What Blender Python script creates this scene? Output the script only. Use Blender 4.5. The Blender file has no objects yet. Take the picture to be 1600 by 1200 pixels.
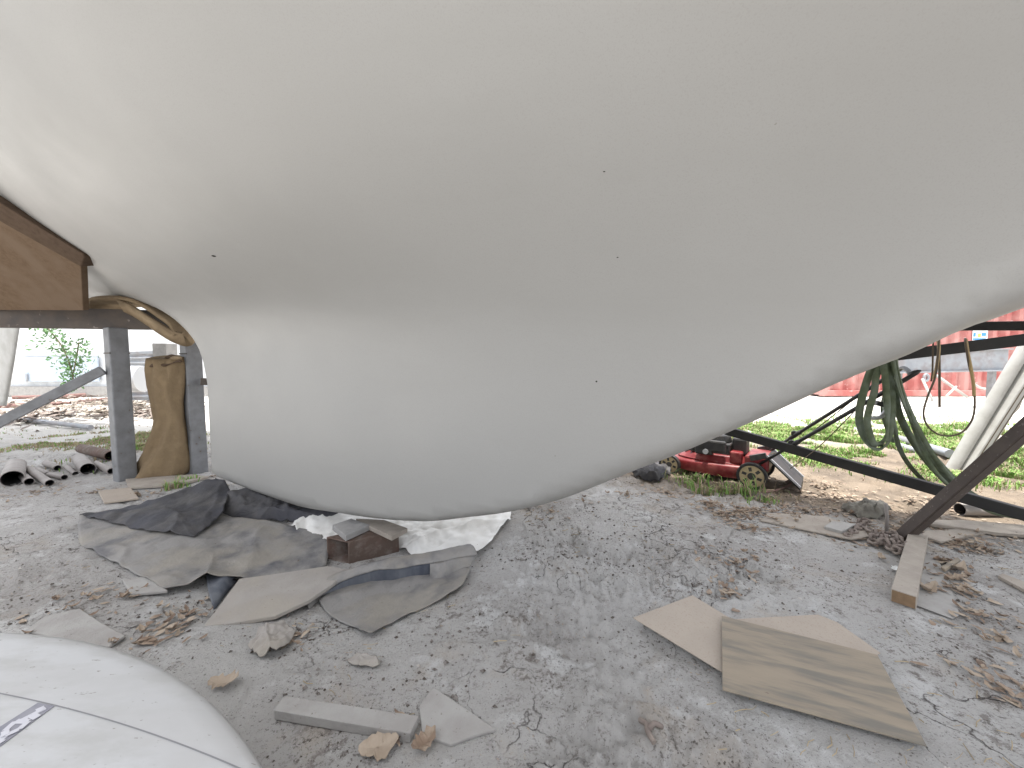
import bpy, bmesh, math, random
import numpy as np
from mathutils import Vector, Matrix
R = math.radians
random.seed(7); rng = np.random.default_rng(7)
sc = bpy.context.scene
C = sc.collection

# ------------------------------------------------------------------ camera, sky, sun
PITCH = 3.3; FPX = 600.0; CAMZ = 1.0
cd = bpy.data.cameras.new('camera'); cam = bpy.data.objects.new('camera', cd); C.objects.link(cam)
cd.sensor_width = 36; cd.lens = 36*FPX/1600; cd.clip_start = 0.03; cd.clip_end = 2000
cam.location = (0, 0, CAMZ); cam.rotation_euler = (R(90-PITCH), 0, 0)
sc.camera = cam
SUN_EL, SUN_AZ = 86.5, 205          # azimuth clockwise from +Y
w = bpy.data.worlds.new('World'); sc.world = w; w.use_nodes = True
nt = w.node_tree; bgn = nt.nodes['Background']
sky = nt.nodes.new('ShaderNodeTexSky'); sky.sky_type = 'NISHITA'; sky.sun_disc = False
sky.sun_elevation = R(SUN_EL); sky.sun_rotation = R(SUN_AZ); sky.air_density = 1.0; sky.dust_density = 3.0; sky.ozone_density = 1.0
hs = nt.nodes.new('ShaderNodeHueSaturation'); hs.inputs['Saturation'].default_value = .22    # milky, hazy daylight
nt.links.new(sky.outputs[0], hs.inputs['Color']); nt.links.new(hs.outputs[0], bgn.inputs[0]); bgn.inputs[1].default_value = 0.15
sl = bpy.data.lights.new('sun', 'SUN'); so = bpy.data.objects.new('sun', sl); C.objects.link(so)
sl.energy = 2.6; sl.angle = R(0.6); sl.color = (1.0, 0.955, 0.88)
sd = Vector((math.sin(R(SUN_AZ))*math.cos(R(SUN_EL)), math.cos(R(SUN_AZ))*math.cos(R(SUN_EL)), math.sin(R(SUN_EL))))
so.rotation_euler = sd.to_track_quat('Z', 'Y').to_euler(); so.location = (0, 0, 30)
sc.view_settings.view_transform = 'Standard'; sc.view_settings.look = 'None'
sc.view_settings.gamma = 1; sc.view_settings.exposure = 1.62
sc.cycles.max_bounces = 10; sc.cycles.diffuse_bounces = 6; sc.cycles.use_denoising = True
sc.cycles.sample_clamp_indirect = 8

# ------------------------------------------------------------------ pixel helpers: each gives a real place at its own distance
cp, sp_ = math.cos(R(PITCH)), math.sin(R(PITCH))
def ray(px, py):
    x = (px-800)/FPX; u = (600-py)/FPX
    return Vector((x, cp+u*sp_, u*cp-sp_))
def at(px, py, y):                      # the point of that sight line at depth y
    d = ray(px, py); t = y/d.y
    return Vector((d.x*t, y, CAMZ+d.z*t))
# ------------------------------------------------------------------ noise
def _h(ix, iy, seed):
    n = (ix*374761393 + iy*668265263 + seed*2246822519) & 0xffffffff
    n = ((n ^ (n >> 13))*1274126177) & 0xffffffff
    return ((n ^ (n >> 16)) & 0xffff)/65535.0
def vnoise(x, y, seed=0):
    x = np.asarray(x, float); y = np.asarray(y, float)
    ix = np.floor(x).astype(np.int64); iy = np.floor(y).astype(np.int64)
    fx = x-ix; fy = y-iy
    fx = fx*fx*fx*(fx*(fx*6-15)+10); fy = fy*fy*fy*(fy*(fy*6-15)+10)
    a = _h(ix, iy, seed); b = _h(ix+1, iy, seed); c = _h(ix, iy+1, seed); d = _h(ix+1, iy+1, seed)
    return (a*(1-fx)+b*fx)*(1-fy)+(c*(1-fx)+d*fx)*fy*1.0 - 0.5
def fbm(x, y, f, o=4, seed=0, g=0.5):
    s = 0; a = 1.0
    ca, sa = math.cos(0.6), math.sin(0.6)
    for k in range(o):
        s = s+a*vnoise(x*f, y*f, seed+k*17); a *= g; f *= 2.03
        x, y = x*ca-y*sa, x*sa+y*ca
    return s
def sstep(a, b, x):
    t = np.clip((x-a)/(b-a), 0, 1); return t*t*(3-2*t)
CALM = [(-1.45, 2.2, .75, .5), (-.55, 1.65, .5, .38), (.95, 1.25, .62, .36), (-.45, 1.05, .42, .18), (-.15, 1.0, .2, .2), (2.1, 1.95, .3, .35), (-1.9, 1.45, .45, .2), (-1.15, 1.6, .4, .3), (-.4, 2.2, .6, .5), (1.75, 2.35, .5, .2), (2.6, 2.2, .6, .2)]
def gh(x, y, rough_=True):                            # ground height
    x = np.asarray(x, float); y = np.asarray(y, float)
    r = np.sqrt(x*x+y*y)
    near = 1-sstep(5, 12, r)
    for cx0, cy0, rx0, ry0 in CALM: near = near*(1-.88*np.exp(-(((x-cx0)/rx0)**2+((y-cy0)/ry0)**2)**2))
    if not rough_: near = near*0
    z = 0.03*fbm(x, y, 0.9, 3, 1)
    rough = sstep(-0.12, 0.2, fbm(x+9, y, 1.3, 3, 5))
    z = z+near*((0.006+0.024*rough)*fbm(x, y, 7, 4, 11, .58) + (.002+0.016*rough)*fbm(x, y, 34, 3, 31, .65))
    fl_ = fbm(x*1.0+.3*y, y*1.6, 9, 2, 91); z = z+near*.007*rough*(sstep(.05, .09, fl_)+sstep(.22, .25, fl_)-sstep(-.2, -.17, -fl_))  # trodden flakes
    # flaky ridges like broken cake
    rid = np.abs(vnoise(x*5+2*vnoise(x*3, y*3, 3), y*7+2*vnoise(x*4, y*4, 8), 77))
    z = z-near*0.014*(1-sstep(0, .05, rid))*sstep(0.0, .25, fbm(x-3, y+5, .9, 2, 15))
    z = z+0.06*np.exp(-(((x-0.35)/.7)**2+((y-2.6)/.6)**2))       # low heap of silt beyond the keel
    z = z-0.075*np.exp(-(((x+.85)/.75)**2+((y-1.95)/.55)**2)**2)      # hollow under the keel blocks
    return z-0.01
def g1(x, y): return float(gh(x, y))
def G(px, py, z=None):                   # ground point (or point at height z)
    d = ray(px, py)
    if z is not None:
        t = (z-CAMZ)/d.z; return Vector((d.x*t, d.y*t, z))
    zz = 0.0
    for _ in range(8):
        t = (zz-CAMZ)/d.z; zz = g1(d.x*t, d.y*t)
    t = (zz-CAMZ)/d.z
    return Vector((d.x*t, d.y*t, zz))

# ------------------------------------------------------------------ object helpers
def tag(o, label=None, cat=None, group=None, kind=None):
    if label: o['label'] = label
    if cat: o['category'] = cat
    if group: o['group'] = group
    if kind: o['kind'] = kind
    return o
def empty(name, loc, label, cat, group=None):
    o = bpy.data.objects.new(name, None); C.objects.link(o); o.location = loc; o.empty_display_size = .1
    return tag(o, label, cat, group)
def mo(name, verts, faces, mat, parent=None, smooth=False):
    me = bpy.data.meshes.new(name)
    vs = verts.tolist() if isinstance(verts, np.ndarray) else [tuple(v) for v in verts]
    me.from_pydata(vs, [], faces.tolist() if isinstance(faces, np.ndarray) else faces)
    me.update()
    o = bpy.data.objects.new(name, me); C.objects.link(o)
    if parent is not None:               # vertices are given in world space
        o.parent = parent; me.transform(Matrix.Translation(parent_w(parent)*-1))
    if mat: me.materials.append(mat)
    if smooth: me.polygons.foreach_set('use_smooth', [True]*len(me.polygons))
    return o
def parent_w(p):
    v = p.location.copy()
    while p.parent: p = p.parent; v += p.location
    return v
def settle(o):
    """move a parentless mesh's origin to its base"""
    me = o.data; n = len(me.vertices); co = np.empty(n*3); me.vertices.foreach_get('co', co); co = co.reshape(-1, 3)
    c = Vector(((co[:, 0].min()+co[:, 0].max())/2, (co[:, 1].min()+co[:, 1].max())/2, co[:, 2].min()))
    me.transform(Matrix.Translation(-c)); o.location = c
    return o
def bevel(o, wd, seg=2, ang=35):
    m = o.modifiers.new('bevel', 'BEVEL'); m.width = wd; m.segments = seg; m.limit_method = 'ANGLE'; m.angle_limit = R(ang)
    m.harden_normals = False
    return o
class MB:
    def __init__(s): s.v = []; s.f = []
    def add(s, v, f):
        n = len(s.v); s.v += [tuple(a) for a in v]; s.f += [tuple(i+n for i in q) for q in f]; return s
    def beam(s, a, b, wd, ht, up=(0, 0, 1), taper=1.0):
        a = Vector(a); b = Vector(b); d = (b-a).normalized(); up = Vector(up)
        sx = d.cross(up)
        if sx.length < 1e-4: sx = d.cross(Vector((0, 1, 0)))
        sx.normalize(); u = sx.cross(d).normalized()
        v = []
        for p, k in ((a, 1), (b, taper)):
            for i, j in ((-1, -1), (1, -1), (1, 1), (-1, 1)):
                v.append(p+sx*i*wd*k/2+u*j*ht*k/2)
        return s.add(v, [(0, 3, 2, 1), (4, 5, 6, 7), (0, 1, 5, 4), (1, 2, 6, 5), (2, 3, 7, 6), (3, 0, 4, 7)])
    def tube(s, pts, r, n=10, cap=True, flat=None):
        pts = [Vector(p) for p in pts]; m = len(pts)
        rs = r if isinstance(r, (list, tuple)) else [r]*m
        t0 = (pts[1]-pts[0]).normalized(); a = t0.orthogonal().normalized() if flat is None else Vector(flat)
        V = []
        for i, p in enumerate(pts):
            t = ((pts[min(i+1, m-1)]-pts[max(i-1, 0)])).normalized()
            a = (a-t*a.dot(t)).normalized(); b = t.cross(a)
            for k in range(n):
                q = 2*math.pi*k/n
                V.append(p+(a*math.cos(q)+b*math.sin(q))*rs[i])
        F = [(i*n+k, i*n+(k+1) % n, (i+1)*n+(k+1) % n, (i+1)*n+k) for i in range(m-1) for k in range(n)]
        if cap: F += [tuple(range(n-1, -1, -1)), tuple((m-1)*n+k for k in range(n))]
        return s.add(V, F)
    def ribbon(s, pts, wd, th, side):
        """flat strap: side = list/one vector for its width direction"""
        pts = [Vector(p) for p in pts]; m = len(pts); V = []
        for i, p in enumerate(pts):
            t = (pts[min(i+1, m-1)]-pts[max(i-1, 0)]).normalized()
            sv = Vector(side[i] if isinstance(side, list) else side); sv = (sv-t*sv.dot(t)).normalized(); nn = t.cross(sv)
            for a, b in ((-1, -1), (1, -1), (1, 1), (-1, 1)): V.append(p+sv*a*wd/2+nn*b*th/2)
        F = [(i*4+k, i*4+(k+1) % 4, (i+1)*4+(k+1) % 4, (i+1)*4+k) for i in range(m-1) for k in range(4)]
        F += [(3, 2, 1, 0), tuple((m-1)*4+k for k in range(4))]
        return s.add(V, F)
    def prism(s, top, th):
        """closed slab from a top outline and a thickness straight down"""
        n = len(top); b = [Vector(p)-Vector((0, 0, th)) for p in top]
        return s.add(list(top)+b, [tuple(range(n)), tuple(range(2*n-1, n-1, -1))]+[(i, i+n, (i+1) % n+n, (i+1) % n) for i in range(n)])
    def cyl(s, c, ax, r, h, n=24, r2=None):
        c = Vector(c); ax = Vector(ax).normalized()
        return s.tube([c-ax*h/2, c+ax*h/2], [r, r if r2 is None else r2], n)
    def ring(s, c, ax, ro, ri, h, n=28):
        c = Vector(c); ax = Vector(ax).normalized(); a = ax.orthogonal().normalized(); b = ax.cross(a); V = []
        for r_, hh in ((ro, -h/2), (ro, h/2), (ri, h/2), (ri, -h/2)):
            for k in range(n):
                q = 2*math.pi*k/n; V.append(c+ax*hh+(a*math.cos(q)+b*math.sin(q))*r_)
        F = [(j*n+k, j*n+(k+1) % n, ((j+1) % 4)*n+(k+1) % n, ((j+1) % 4)*n+k) for j in range(4) for k in range(n)]
        return s.add(V, F)
    def build(s, name, mat, parent=None, smooth=False, bev=None):
        o = mo(name, s.v, s.f, mat, parent, smooth)
        bm = bmesh.new(); bm.from_mesh(o.data); bmesh.ops.recalc_face_normals(bm, faces=bm.faces); bm.to_mesh(o.data); bm.free()
        if bev: bevel(o, bev)
        if parent is None: settle(o)
        return o
def smooth_path(pts, n=8):
    pts = [Vector(p) for p in pts]; out = []
    for i in range(len(pts)-1):
        p0 = pts[max(i-1, 0)]; p1 = pts[i]; p2 = pts[i+1]; p3 = pts[min(i+2, len(pts)-1)]
        for k in range(n):
            t = k/n
            out.append(0.5*((2*p1)+(p2-p0)*t+(2*p0-5*p1+4*p2-p3)*t*t+(3*p1-p0-3*p2+p3)*t**3))
    out.append(pts[-1]); return out
def smooth_by_angle(o, ang=40):
    me = o.data
    me.polygons.foreach_set('use_smooth', [True]*len(me.polygons))
    me.set_sharp_from_angle(angle=R(ang)); return o

# ------------------------------------------------------------------ materials
MATS = {}
def mat(name, col, rough=.7, col2=None, scale=6, mix=(.4, .65), bump=0, bscale=40, metal=0, spec=None, stretch=None, detail=6,
        speck=None, speck_scale=60, speck_th=.68, object_co=True, col3=None, scale3=2, rough2=None, streak=None):
    m = bpy.data.materials.new(name); m.use_nodes = True; t = m.node_tree; N = t.nodes; L = t.links
    p = N['Principled BSDF']; p.inputs['Roughness'].default_value = rough; p.inputs['Metallic'].default_value = metal
    if spec is not None: p.inputs['Specular IOR Level'].default_value = spec
    tc = N.new('ShaderNodeTexCoord'); mp = N.new('ShaderNodeMapping'); L.new(tc.outputs['Object'], mp.inputs[0])
    if stretch: mp.inputs['Scale'].default_value = stretch
    def noise(sc_, det=detail, rg=.6, dist=0, src=None):
        n = N.new('ShaderNodeTexNoise'); n.inputs['Scale'].default_value = sc_; n.inputs['Detail'].default_value = det
        n.inputs['Roughness'].default_value = rg; n.inputs['Distortion'].default_value = dist
        L.new((src or mp).outputs[0], n.inputs[0]); return n
    def ramp(src, a, b):
        r = N.new('ShaderNodeMapRange'); r.inputs[1].default_value = a; r.inputs[2].default_value = b; r.clamp = True
        L.new(src, r.inputs[0]); return r.outputs[0]
    def mixc(f, a, b):
        x = N.new('ShaderNodeMix'); x.data_type = 'RGBA'; L.new(f, x.inputs[0])
        for k, c in ((6, a), (7, b)):
            if isinstance(c, tuple): x.inputs[k].default_value = (*c, 1)
            else: L.new(c, x.inputs[k])
        return x.outputs[2]
    cur = col
    if col2 is not None:
        f = ramp(noise(scale).outputs[0], *mix); cur = mixc(f, cur, col2)
    if col3 is not None:
        f = ramp(noise(scale3, 4).outputs[0], .45, .62); cur = mixc(f, cur, col3)
    if speck is not None:
        f = ramp(noise(speck_scale, 3, .7).outputs[0], speck_th-.03, speck_th+.02); cur = mixc(f, cur, speck)
    if isinstance(cur, tuple): p.inputs['Base Color'].default_value = (*cur, 1)
    else: L.new(cur, p.inputs['Base Color'])
    if rough2 is not None:
        r = N.new('ShaderNodeMapRange'); r.inputs[1].default_value = .35; r.inputs[2].default_value = .65
        r.inputs[3].default_value = rough; r.inputs[4].default_value = rough2; L.new(noise(scale*1.7).outputs[0], r.inputs[0]); L.new(r.outputs[0], p.inputs['Roughness'])
    if bump:
        b = N.new('ShaderNodeBump'); b.inputs['Strength'].default_value = 1; b.inputs['Distance'].default_value = bump
        L.new(noise(bscale, 8, .65).outputs[0], b.inputs['Height']); L.new(b.outputs[0], p.inputs['Normal'])
    MATS[name] = m; return m
GREY = (.31, .30, .29)
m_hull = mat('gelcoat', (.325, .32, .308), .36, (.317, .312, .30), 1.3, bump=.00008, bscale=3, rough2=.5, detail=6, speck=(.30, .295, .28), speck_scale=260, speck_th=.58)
m_steel = mat('painted_grey_steel', (.205, .21, .22), .55, (.15, .152, .158), 9, speck=(.12, .085, .065), speck_scale=18, speck_th=.71, bump=.001, bscale=60)
m_dksteel = mat('dark_rusty_steel', (.055, .045, .04), .65, (.085, .065, .05), 8, bump=.0015, bscale=50, speck=(.2, .17, .15), speck_scale=14, speck_th=.68)
m_blacksteel = mat('black_painted_steel', (.010, .0095, .0095), .6, (.02, .018, .016), 8, bump=.0008, bscale=60)
m_brownsteel = mat('brown_primed_steel', (.058, .043, .037), .6, (.075, .058, .048), 14, bump=.0008, bscale=90, speck=(.16, .14, .13), speck_scale=50)
m_carpet = mat('brown_carpet', (.15, .105, .07), .95, (.125, .085, .055), 40, bump=.003, bscale=160, spec=.1, col3=(.16, .115, .08), scale3=5)
m_carpetd = mat('dark_brown_carpet', (.10, .07, .05), .95, (.08, .055, .038), 30, bump=.004, bscale=160, spec=.1)
m_pad = mat('dusty_tan_carpet', (.27, .205, .13), .95, (.19, .14, .09), 8, bump=.003, bscale=150, spec=.1)
m_burlap = mat('tan_carpet_backing', (.225, .165, .10), .95, (.145, .105, .065), 9, bump=.006, bscale=60, spec=.1, col3=(.23, .17, .105), scale3=9)
m_tarp = mat('dusty_dark_canvas', (.25, .24, .23), .85, (.09, .09, .10), 5.5, mix=(.45, .70), bump=.004, bscale=50, col3=(.27, .25, .22), scale3=3.5, speck=(.12, .09, .07), speck_scale=30, speck_th=.72)
m_tarpd = mat('dark_canvas', (.045, .044, .048), .8, (.105, .10, .098), 6, bump=.004, bscale=45, col3=(.055, .055, .065), scale3=4)
m_flap_and_shade = mat('blue_grey_canvas_and_shade', (.06, .068, .09), .8, (.14, .15, .17), 9, stretch=(1, 1, .3), bump=.0015, bscale=40)  # canvas colour of the flap; painted shade in the ridge hollow
m_plastic = mat('white_sheeting', (.84, .83, .80), .5, (.74, .72, .68), 6, bump=.004, bscale=14, speck=(.35, .3, .24), speck_scale=25, speck_th=.73)
m_ply = mat('plywood', (.29, .24, .18), .75, (.23, .195, .15), 3.0, mix=(.38, .66), stretch=(1, 7, 1), bump=.0012, bscale=60, col3=(.17, .155, .13), scale3=3.4, speck=(.10, .07, .05), speck_scale=22, speck_th=.74)
m_hard = mat('hardboard', (.38, .325, .27), .75, (.345, .295, .245), 5, bump=.0006, bscale=80, speck=(.33, .27, .22), speck_scale=120, speck_th=.6)
m_wood = mat('weathered_timber', (.36, .32, .275), .85, (.29, .255, .22), 10, stretch=(1, 1, 1), bump=.003, bscale=70, speck=(.15, .12, .1), speck_scale=45, speck_th=.7)
m_woodend = mat('timber_end_grain', (.24, .155, .09), .9, (.18, .12, .07), 25, bump=.002, bscale=90)
m_plank = mat('dusty_plank', (.37, .36, .345), .9, (.31, .295, .28), 8, bump=.003, bscale=80, speck=(.16, .13, .11), speck_scale=60, speck_th=.7)
m_planks = mat('rough_dark_edge', (.16, .135, .12), .95, (.10, .085, .08), 30, bump=.008, bscale=60)
m_rust = mat('rusty_box_steel', (.10, .07, .055), .8, (.21, .18, .16), 14, mix=(.45, .7), bump=.002, bscale=70, col3=(.11, .065, .05), scale3=8)
m_dark = mat('dark_inside', (.02, .018, .016), .9)
m_pvc = mat('grey_pipe', (.31, .285, .27), .6, (.23, .205, .19), 6, bump=.0006, bscale=40)
m_pvcin = mat('pipe_inside', (.05, .045, .045), .9)
m_redpipe = mat('rusty_red_pipe', (.16, .08, .07), .7, (.24, .15, .135), 5)
m_disc = mat('scuffed_white_laminate', (.46, .465, .47), .45, (.40, .40, .395), 7, mix=(.44, .62), stretch=(1, 2.6, 1), rough2=.7, speck=(.24, .225, .21), speck_scale=34, speck_th=.69, bump=.0003, bscale=24, col3=(.43, .43, .43), scale3=2)
m_rim = mat('white_rim', (.5, .51, .53), .4, (.55, .56, .57), 9)
m_groove = mat('grey_groove', (.22, .22, .23), .8)
m_label = mat('grey_tape', (.20, .20, .235), .6, (.25, .25, .28), 20)
m_letter = mat('white_print', (.50, .50, .54), .6)
m_red = mat('red_mower_paint', (.17, .012, .015), .42, (.13, .012, .014), 8, col3=(.22, .05, .045), scale3=12)
m_black = mat('black_plastic', (.018, .018, .02), .5, (.035, .033, .03), 15)
m_engine = mat('engine_black', (.03, .03, .032), .45, (.06, .055, .05), 30, bump=.003, bscale=60)
m_hub = mat('cream_plastic', (.52, .42, .25), .6, (.42, .33, .19), 12)
m_alu = mat('aluminium', (.50, .51, .53), .4, metal=.6)
m_green = mat('green_webbing', (.085, .11, .062), .85, (.13, .155, .095), 25, bump=.0015, bscale=140, col3=(.15, .18, .14), scale3=7)
m_rope = mat('tan_hose', (.40, .29, .13), .6, (.28, .2, .1), 8)
m_ropedk = mat('brown_cord', (.09, .065, .04), .7)
m_white = mat('white_painted_metal', (.42, .42, .405), .5, (.34, .335, .315), 6, bump=.001, bscale=20)
m_galv = mat('galvanised_steel', (.34, .36, .39), .5, (.27, .29, .32), 3, metal=.3, col3=(.27, .26, .27), scale3=5)
m_cont = mat('faded_red_container_paint', (.38, .115, .105), .65, (.46, .24, .22), 1.6, mix=(.42, .6), speck=(.60, .40, .38), speck_scale=9.0, speck_th=.68, bump=.001, bscale=8)
m_leaf = mat('dry_leaf', (.25, .18, .13), .85, (.17, .12, .09), 12, col3=(.35, .28, .215), scale3=25)
m_leafp = mat('pale_dry_leaf', (.40, .33, .26), .85, (.31, .245, .185), 14)
m_chain = mat('rusty_chain', (.17, .135, .12), .8, (.26, .22, .19), 20, bump=.002, bscale=120)
m_rag = mat('dirty_rag', (.22, .21, .18), .95, (.12, .11, .095), 14, bump=.003, bscale=90)
m_wall = mat('white_sheet_metal', (.70, .72, .74), .6, (.64, .66, .68), 2)
m_bluewall = mat('pale_blue_panel', (.42, .50, .60), .6, (.50, .56, .64), 3)
m_conc = mat('concrete', (.34, .33, .32), .9, (.27, .265, .26), 14, bump=.003, bscale=60)
m_stem = mat('plant_stem', (.12, .10, .05), .8)

# ground material: grey silt, tan dust, dark crumbs, pale trodden sheets
def ground_material():
    m = bpy.data.materials.new('silty_ground'); m.use_nodes = True; t = m.node_tree; N = t.nodes; L = t.links
    p = N['Principled BSDF']; p.inputs['Roughness'].default_value = .92; p.inputs['Specular IOR Level'].default_value = .25
    geo = N.new('ShaderNodeNewGeometry')
    def noise(s, d=8, rg=.6, dist=0):
        n = N.new('ShaderNodeTexNoise'); n.inputs['Scale'].default_value = s; n.inputs['Detail'].default_value = d; n.inputs['Roughness'].default_value = rg
        n.inputs['Distortion'].default_value = dist; L.new(geo.outputs['Position'], n.inputs[0]); return n.outputs[0]
    def rng_(src, a, b, c=0., d=1.):
        r = N.new('ShaderNodeMapRange'); r.inputs[1].default_value = a; r.inputs[2].default_value = b; r.inputs[3].default_value = c; r.inputs[4].default_value = d
        L.new(src, r.inputs[0]); return r.outputs[0]
    def mixc(f, a, b):
        x = N.new('ShaderNodeMix'); x.data_type = 'RGBA'
        if isinstance(f, float): x.inputs[0].default_value = f
        else: L.new(f, x.inputs[0])
        for k, c in ((6, a), (7, b)):
            if isinstance(c, tuple): x.inputs[k].default_value = (*c, 1)
            else: L.new(c, x.inputs[k])
        return x.outputs[2]
    def math_(op, a, b):
        x = N.new('ShaderNodeMath'); x.operation = op
        for k, c in ((0, a), (1, b)):
            if isinstance(c, (int, float)): x.inputs[k].default_value = c
            else: L.new(c, x.inputs[k])
        return x.outputs[0]
    c = mixc(rng_(noise(1.1, 5), .38, .62), (.47, .46, .445), (.36, .345, .33))
    c = mixc(rng_(noise(3.2, 8, .65, .6), .55, .72), c, (.41, .365, .315))        # tan dust
    c = mixc(rng_(noise(4.5, 9, .68), .54, .62), c, (.52, .515, .505))              # pale sheets
    c = mixc(math_('MULTIPLY', rng_(noise(17, 9, .8), .54, .60), rng_(noise(1.3, 3), .42, .56)), c, (.19, .17, .155))             # damp crumbs
    c = mixc(math_('MULTIPLY', rng_(noise(2.4, 4), .42, .6), rng_(noise(75, 5, .75), .56, .63)), c, (.085, .07, .06))
    c = mixc(math_('MULTIPLY', rng_(noise(1.9, 4), .45, .6), rng_(noise(48, 5, .75), .62, .67)), c, (.42, .32, .22))
    vo = N.new('ShaderNodeTexVoronoi'); vo.feature = 'DISTANCE_TO_EDGE'; vo.inputs['Scale'].default_value = 4.5
    wob = N.new('ShaderNodeVectorMath'); wob.operation = 'MULTIPLY_ADD'; nz_ = N.new('ShaderNodeTexNoise'); nz_.inputs['Scale'].default_value = 6; nz_.inputs['Detail'].default_value = 6
    L.new(geo.outputs['Position'], nz_.inputs[0]); L.new(nz_.outputs['Color'], wob.inputs[0]); wob.inputs[1].default_value = (.35, .35, .1); L.new(geo.outputs['Position'], wob.inputs[2])
    L.new(wob.outputs[0], vo.inputs['Vector'])
    crack = math_('MULTIPLY', rng_(vo.outputs['Distance'], 0.0, .016, 1., 0.), rng_(noise(1.6, 4), .50, .58))
    c = mixc(crack, c, (.07, .06, .055))
    # dry earth beyond, towards the mower
    sep = N.new('ShaderNodeSeparateXYZ'); L.new(geo.outputs['Position'], sep.inputs[0])
    far = rng_(math_('ADD', math_('ADD', sep.outputs[1], math_('MULTIPLY', sep.outputs[0], .5)), math_('MULTIPLY', noise(1.5, 5), 1.0)), 3.85, 4.35)
    dirt = mixc(rng_(noise(4, 8), .4, .65), (.23, .185, .14), (.13, .105, .082))
    c = mixc(math_('MULTIPLY', rng_(noise(130, 3, .8), .60, .66), .75), c, (.08, .068, .06))
    c = mixc(math_('MULTIPLY', rng_(noise(95, 3, .8), .64, .69), .7), c, (.55, .53, .50))
    c = mixc(far, c, dirt)
    far2 = rng_(math_('ADD', sep.outputs[1], math_('MULTIPLY', noise(.8, 4), 2.0)), 5.2, 7.4)
    c = mixc(far2, c, (.66, .64, .60))
    L.new(c, p.inputs['Base Color'])
    hgt = math_('ADD', math_('MULTIPLY', noise(45, 9, .75), .8), math_('ADD', math_('MULTIPLY', noise(190, 4, .8), .35), math_('MULTIPLY', crack, -.5)))
    b = N.new('ShaderNodeBump'); b.inputs['Distance'].default_value = .012; b.inputs['Strength'].default_value = 1
    L.new(hgt, b.inputs['Height']); L.new(b.outputs[0], p.inputs['Normal'])
    return m
m_ground = ground_material()

# ================================================================== SETTING
def build_ground():
    rs = np.concatenate([[0.02, .15, .28], 0.36*1.0105**np.arange(0, 640)]); rs = rs[rs < 290]; rs = np.append(rs, [600.])
    a_front = np.linspace(R(28), R(152), 620); a_back = np.linspace(R(152), R(388), 60)[1:-1]
    an = np.concatenate([a_front, a_back])
    X = rs[:, None]*np.cos(an)[None]; Y = rs[:, None]*np.sin(an)[None]
    Z = gh(X, Y); nr, na = X.shape
    v = np.stack([X, Y, Z], -1).reshape(-1, 3)
    i = np.arange(nr-1)[:, None]; k = np.arange(na)[None]; k2 = (k+1) % na
    f = np.stack([i*na+k, (i+1)*na+k, (i+1)*na+k2, i*na+k2], -1).reshape(-1, 4)
    me = bpy.data.meshes.new('ground'); me.vertices.add(len(v)); me.vertices.foreach_set('co', v.ravel())
    me.loops.add(f.size); me.loops.foreach_set('vertex_index', f.ravel().astype(np.int32))
    me.polygons.add(len(f)); me.polygons.foreach_set('loop_start', (np.arange(len(f))*4).astype(np.int32))
    me.update(calc_edges=True); me.validate()
    me.polygons.foreach_set('use_smooth', [True]*len(me.polygons)); me.materials.append(m_ground)
    o = bpy.data.objects.new('ground', me); C.objects.link(o); tag(o, kind='structure')
build_ground()

# ================================================================== THE BOAT
A = np.array([-2.30, 2.95]); U = np.array([0.9023, -0.4311]); NN = np.array([-0.4311, -0.9023])
def table(xs, ys, sig=.18):
    g = np.linspace(-8, 12, 2001); v = np.interp(g, xs, ys); k = np.exp(-.5*(np.arange(-200, 201)*.01/sig)**2); k /= k.sum()
    v = np.convolve(np.pad(v, 200, 'edge'), k, 'valid')
    return lambda s: np.interp(s, g, v)
tB = table([-6.2, -4.8, -3, -1.5, 0, 2, 4, 5.5, 6.8, 8.2, 9], [.95, 1.15, 1.3, 1.42, 1.65, 1.86, 1.80, 1.55, .95, .04, .03], .4)
tC = table([-6.2, -4.8, -3, -1.84, -1.2, -.6, 0, 1, 2.5, 3.3, 4.0, 5, 6, 7, 8.2, 9], [2.2, 1.98, 1.73, 1.59, 1.505, 1.425, 1.38, 1.31, 1.23, 1.21, 1.31, 1.60, 2.0, 2.45, 3.1, 3.2], .25)
tA = table([-6, -1.5, .5, 2, 3, 4, 5, 9], [1.25, 1.28, 1.42, 1.38, 1.25, 1.15, 1.12, 1.1], .4)
tW = table([-1, 0, .5, 1.2, 2.4, 3.4, 5, 9], [.045, .05, .10, .15, .16, .13, .06, .03], .15)
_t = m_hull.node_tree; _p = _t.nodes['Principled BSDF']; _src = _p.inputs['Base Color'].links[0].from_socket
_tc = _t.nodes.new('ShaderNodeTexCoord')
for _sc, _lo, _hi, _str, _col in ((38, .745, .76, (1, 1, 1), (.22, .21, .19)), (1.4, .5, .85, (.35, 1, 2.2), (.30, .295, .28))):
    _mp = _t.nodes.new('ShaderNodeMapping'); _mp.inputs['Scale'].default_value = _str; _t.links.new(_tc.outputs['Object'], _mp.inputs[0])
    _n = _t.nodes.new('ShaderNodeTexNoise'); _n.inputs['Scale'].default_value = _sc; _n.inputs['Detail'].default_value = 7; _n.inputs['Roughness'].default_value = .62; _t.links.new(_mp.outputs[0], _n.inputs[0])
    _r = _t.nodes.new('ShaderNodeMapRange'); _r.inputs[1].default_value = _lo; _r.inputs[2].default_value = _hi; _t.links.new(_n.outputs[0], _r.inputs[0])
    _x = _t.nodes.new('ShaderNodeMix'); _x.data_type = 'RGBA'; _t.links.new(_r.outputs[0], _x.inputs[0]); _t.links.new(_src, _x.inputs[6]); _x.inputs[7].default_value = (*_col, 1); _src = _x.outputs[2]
_t.links.new(_src, _p.inputs['Base Color'])
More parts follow.
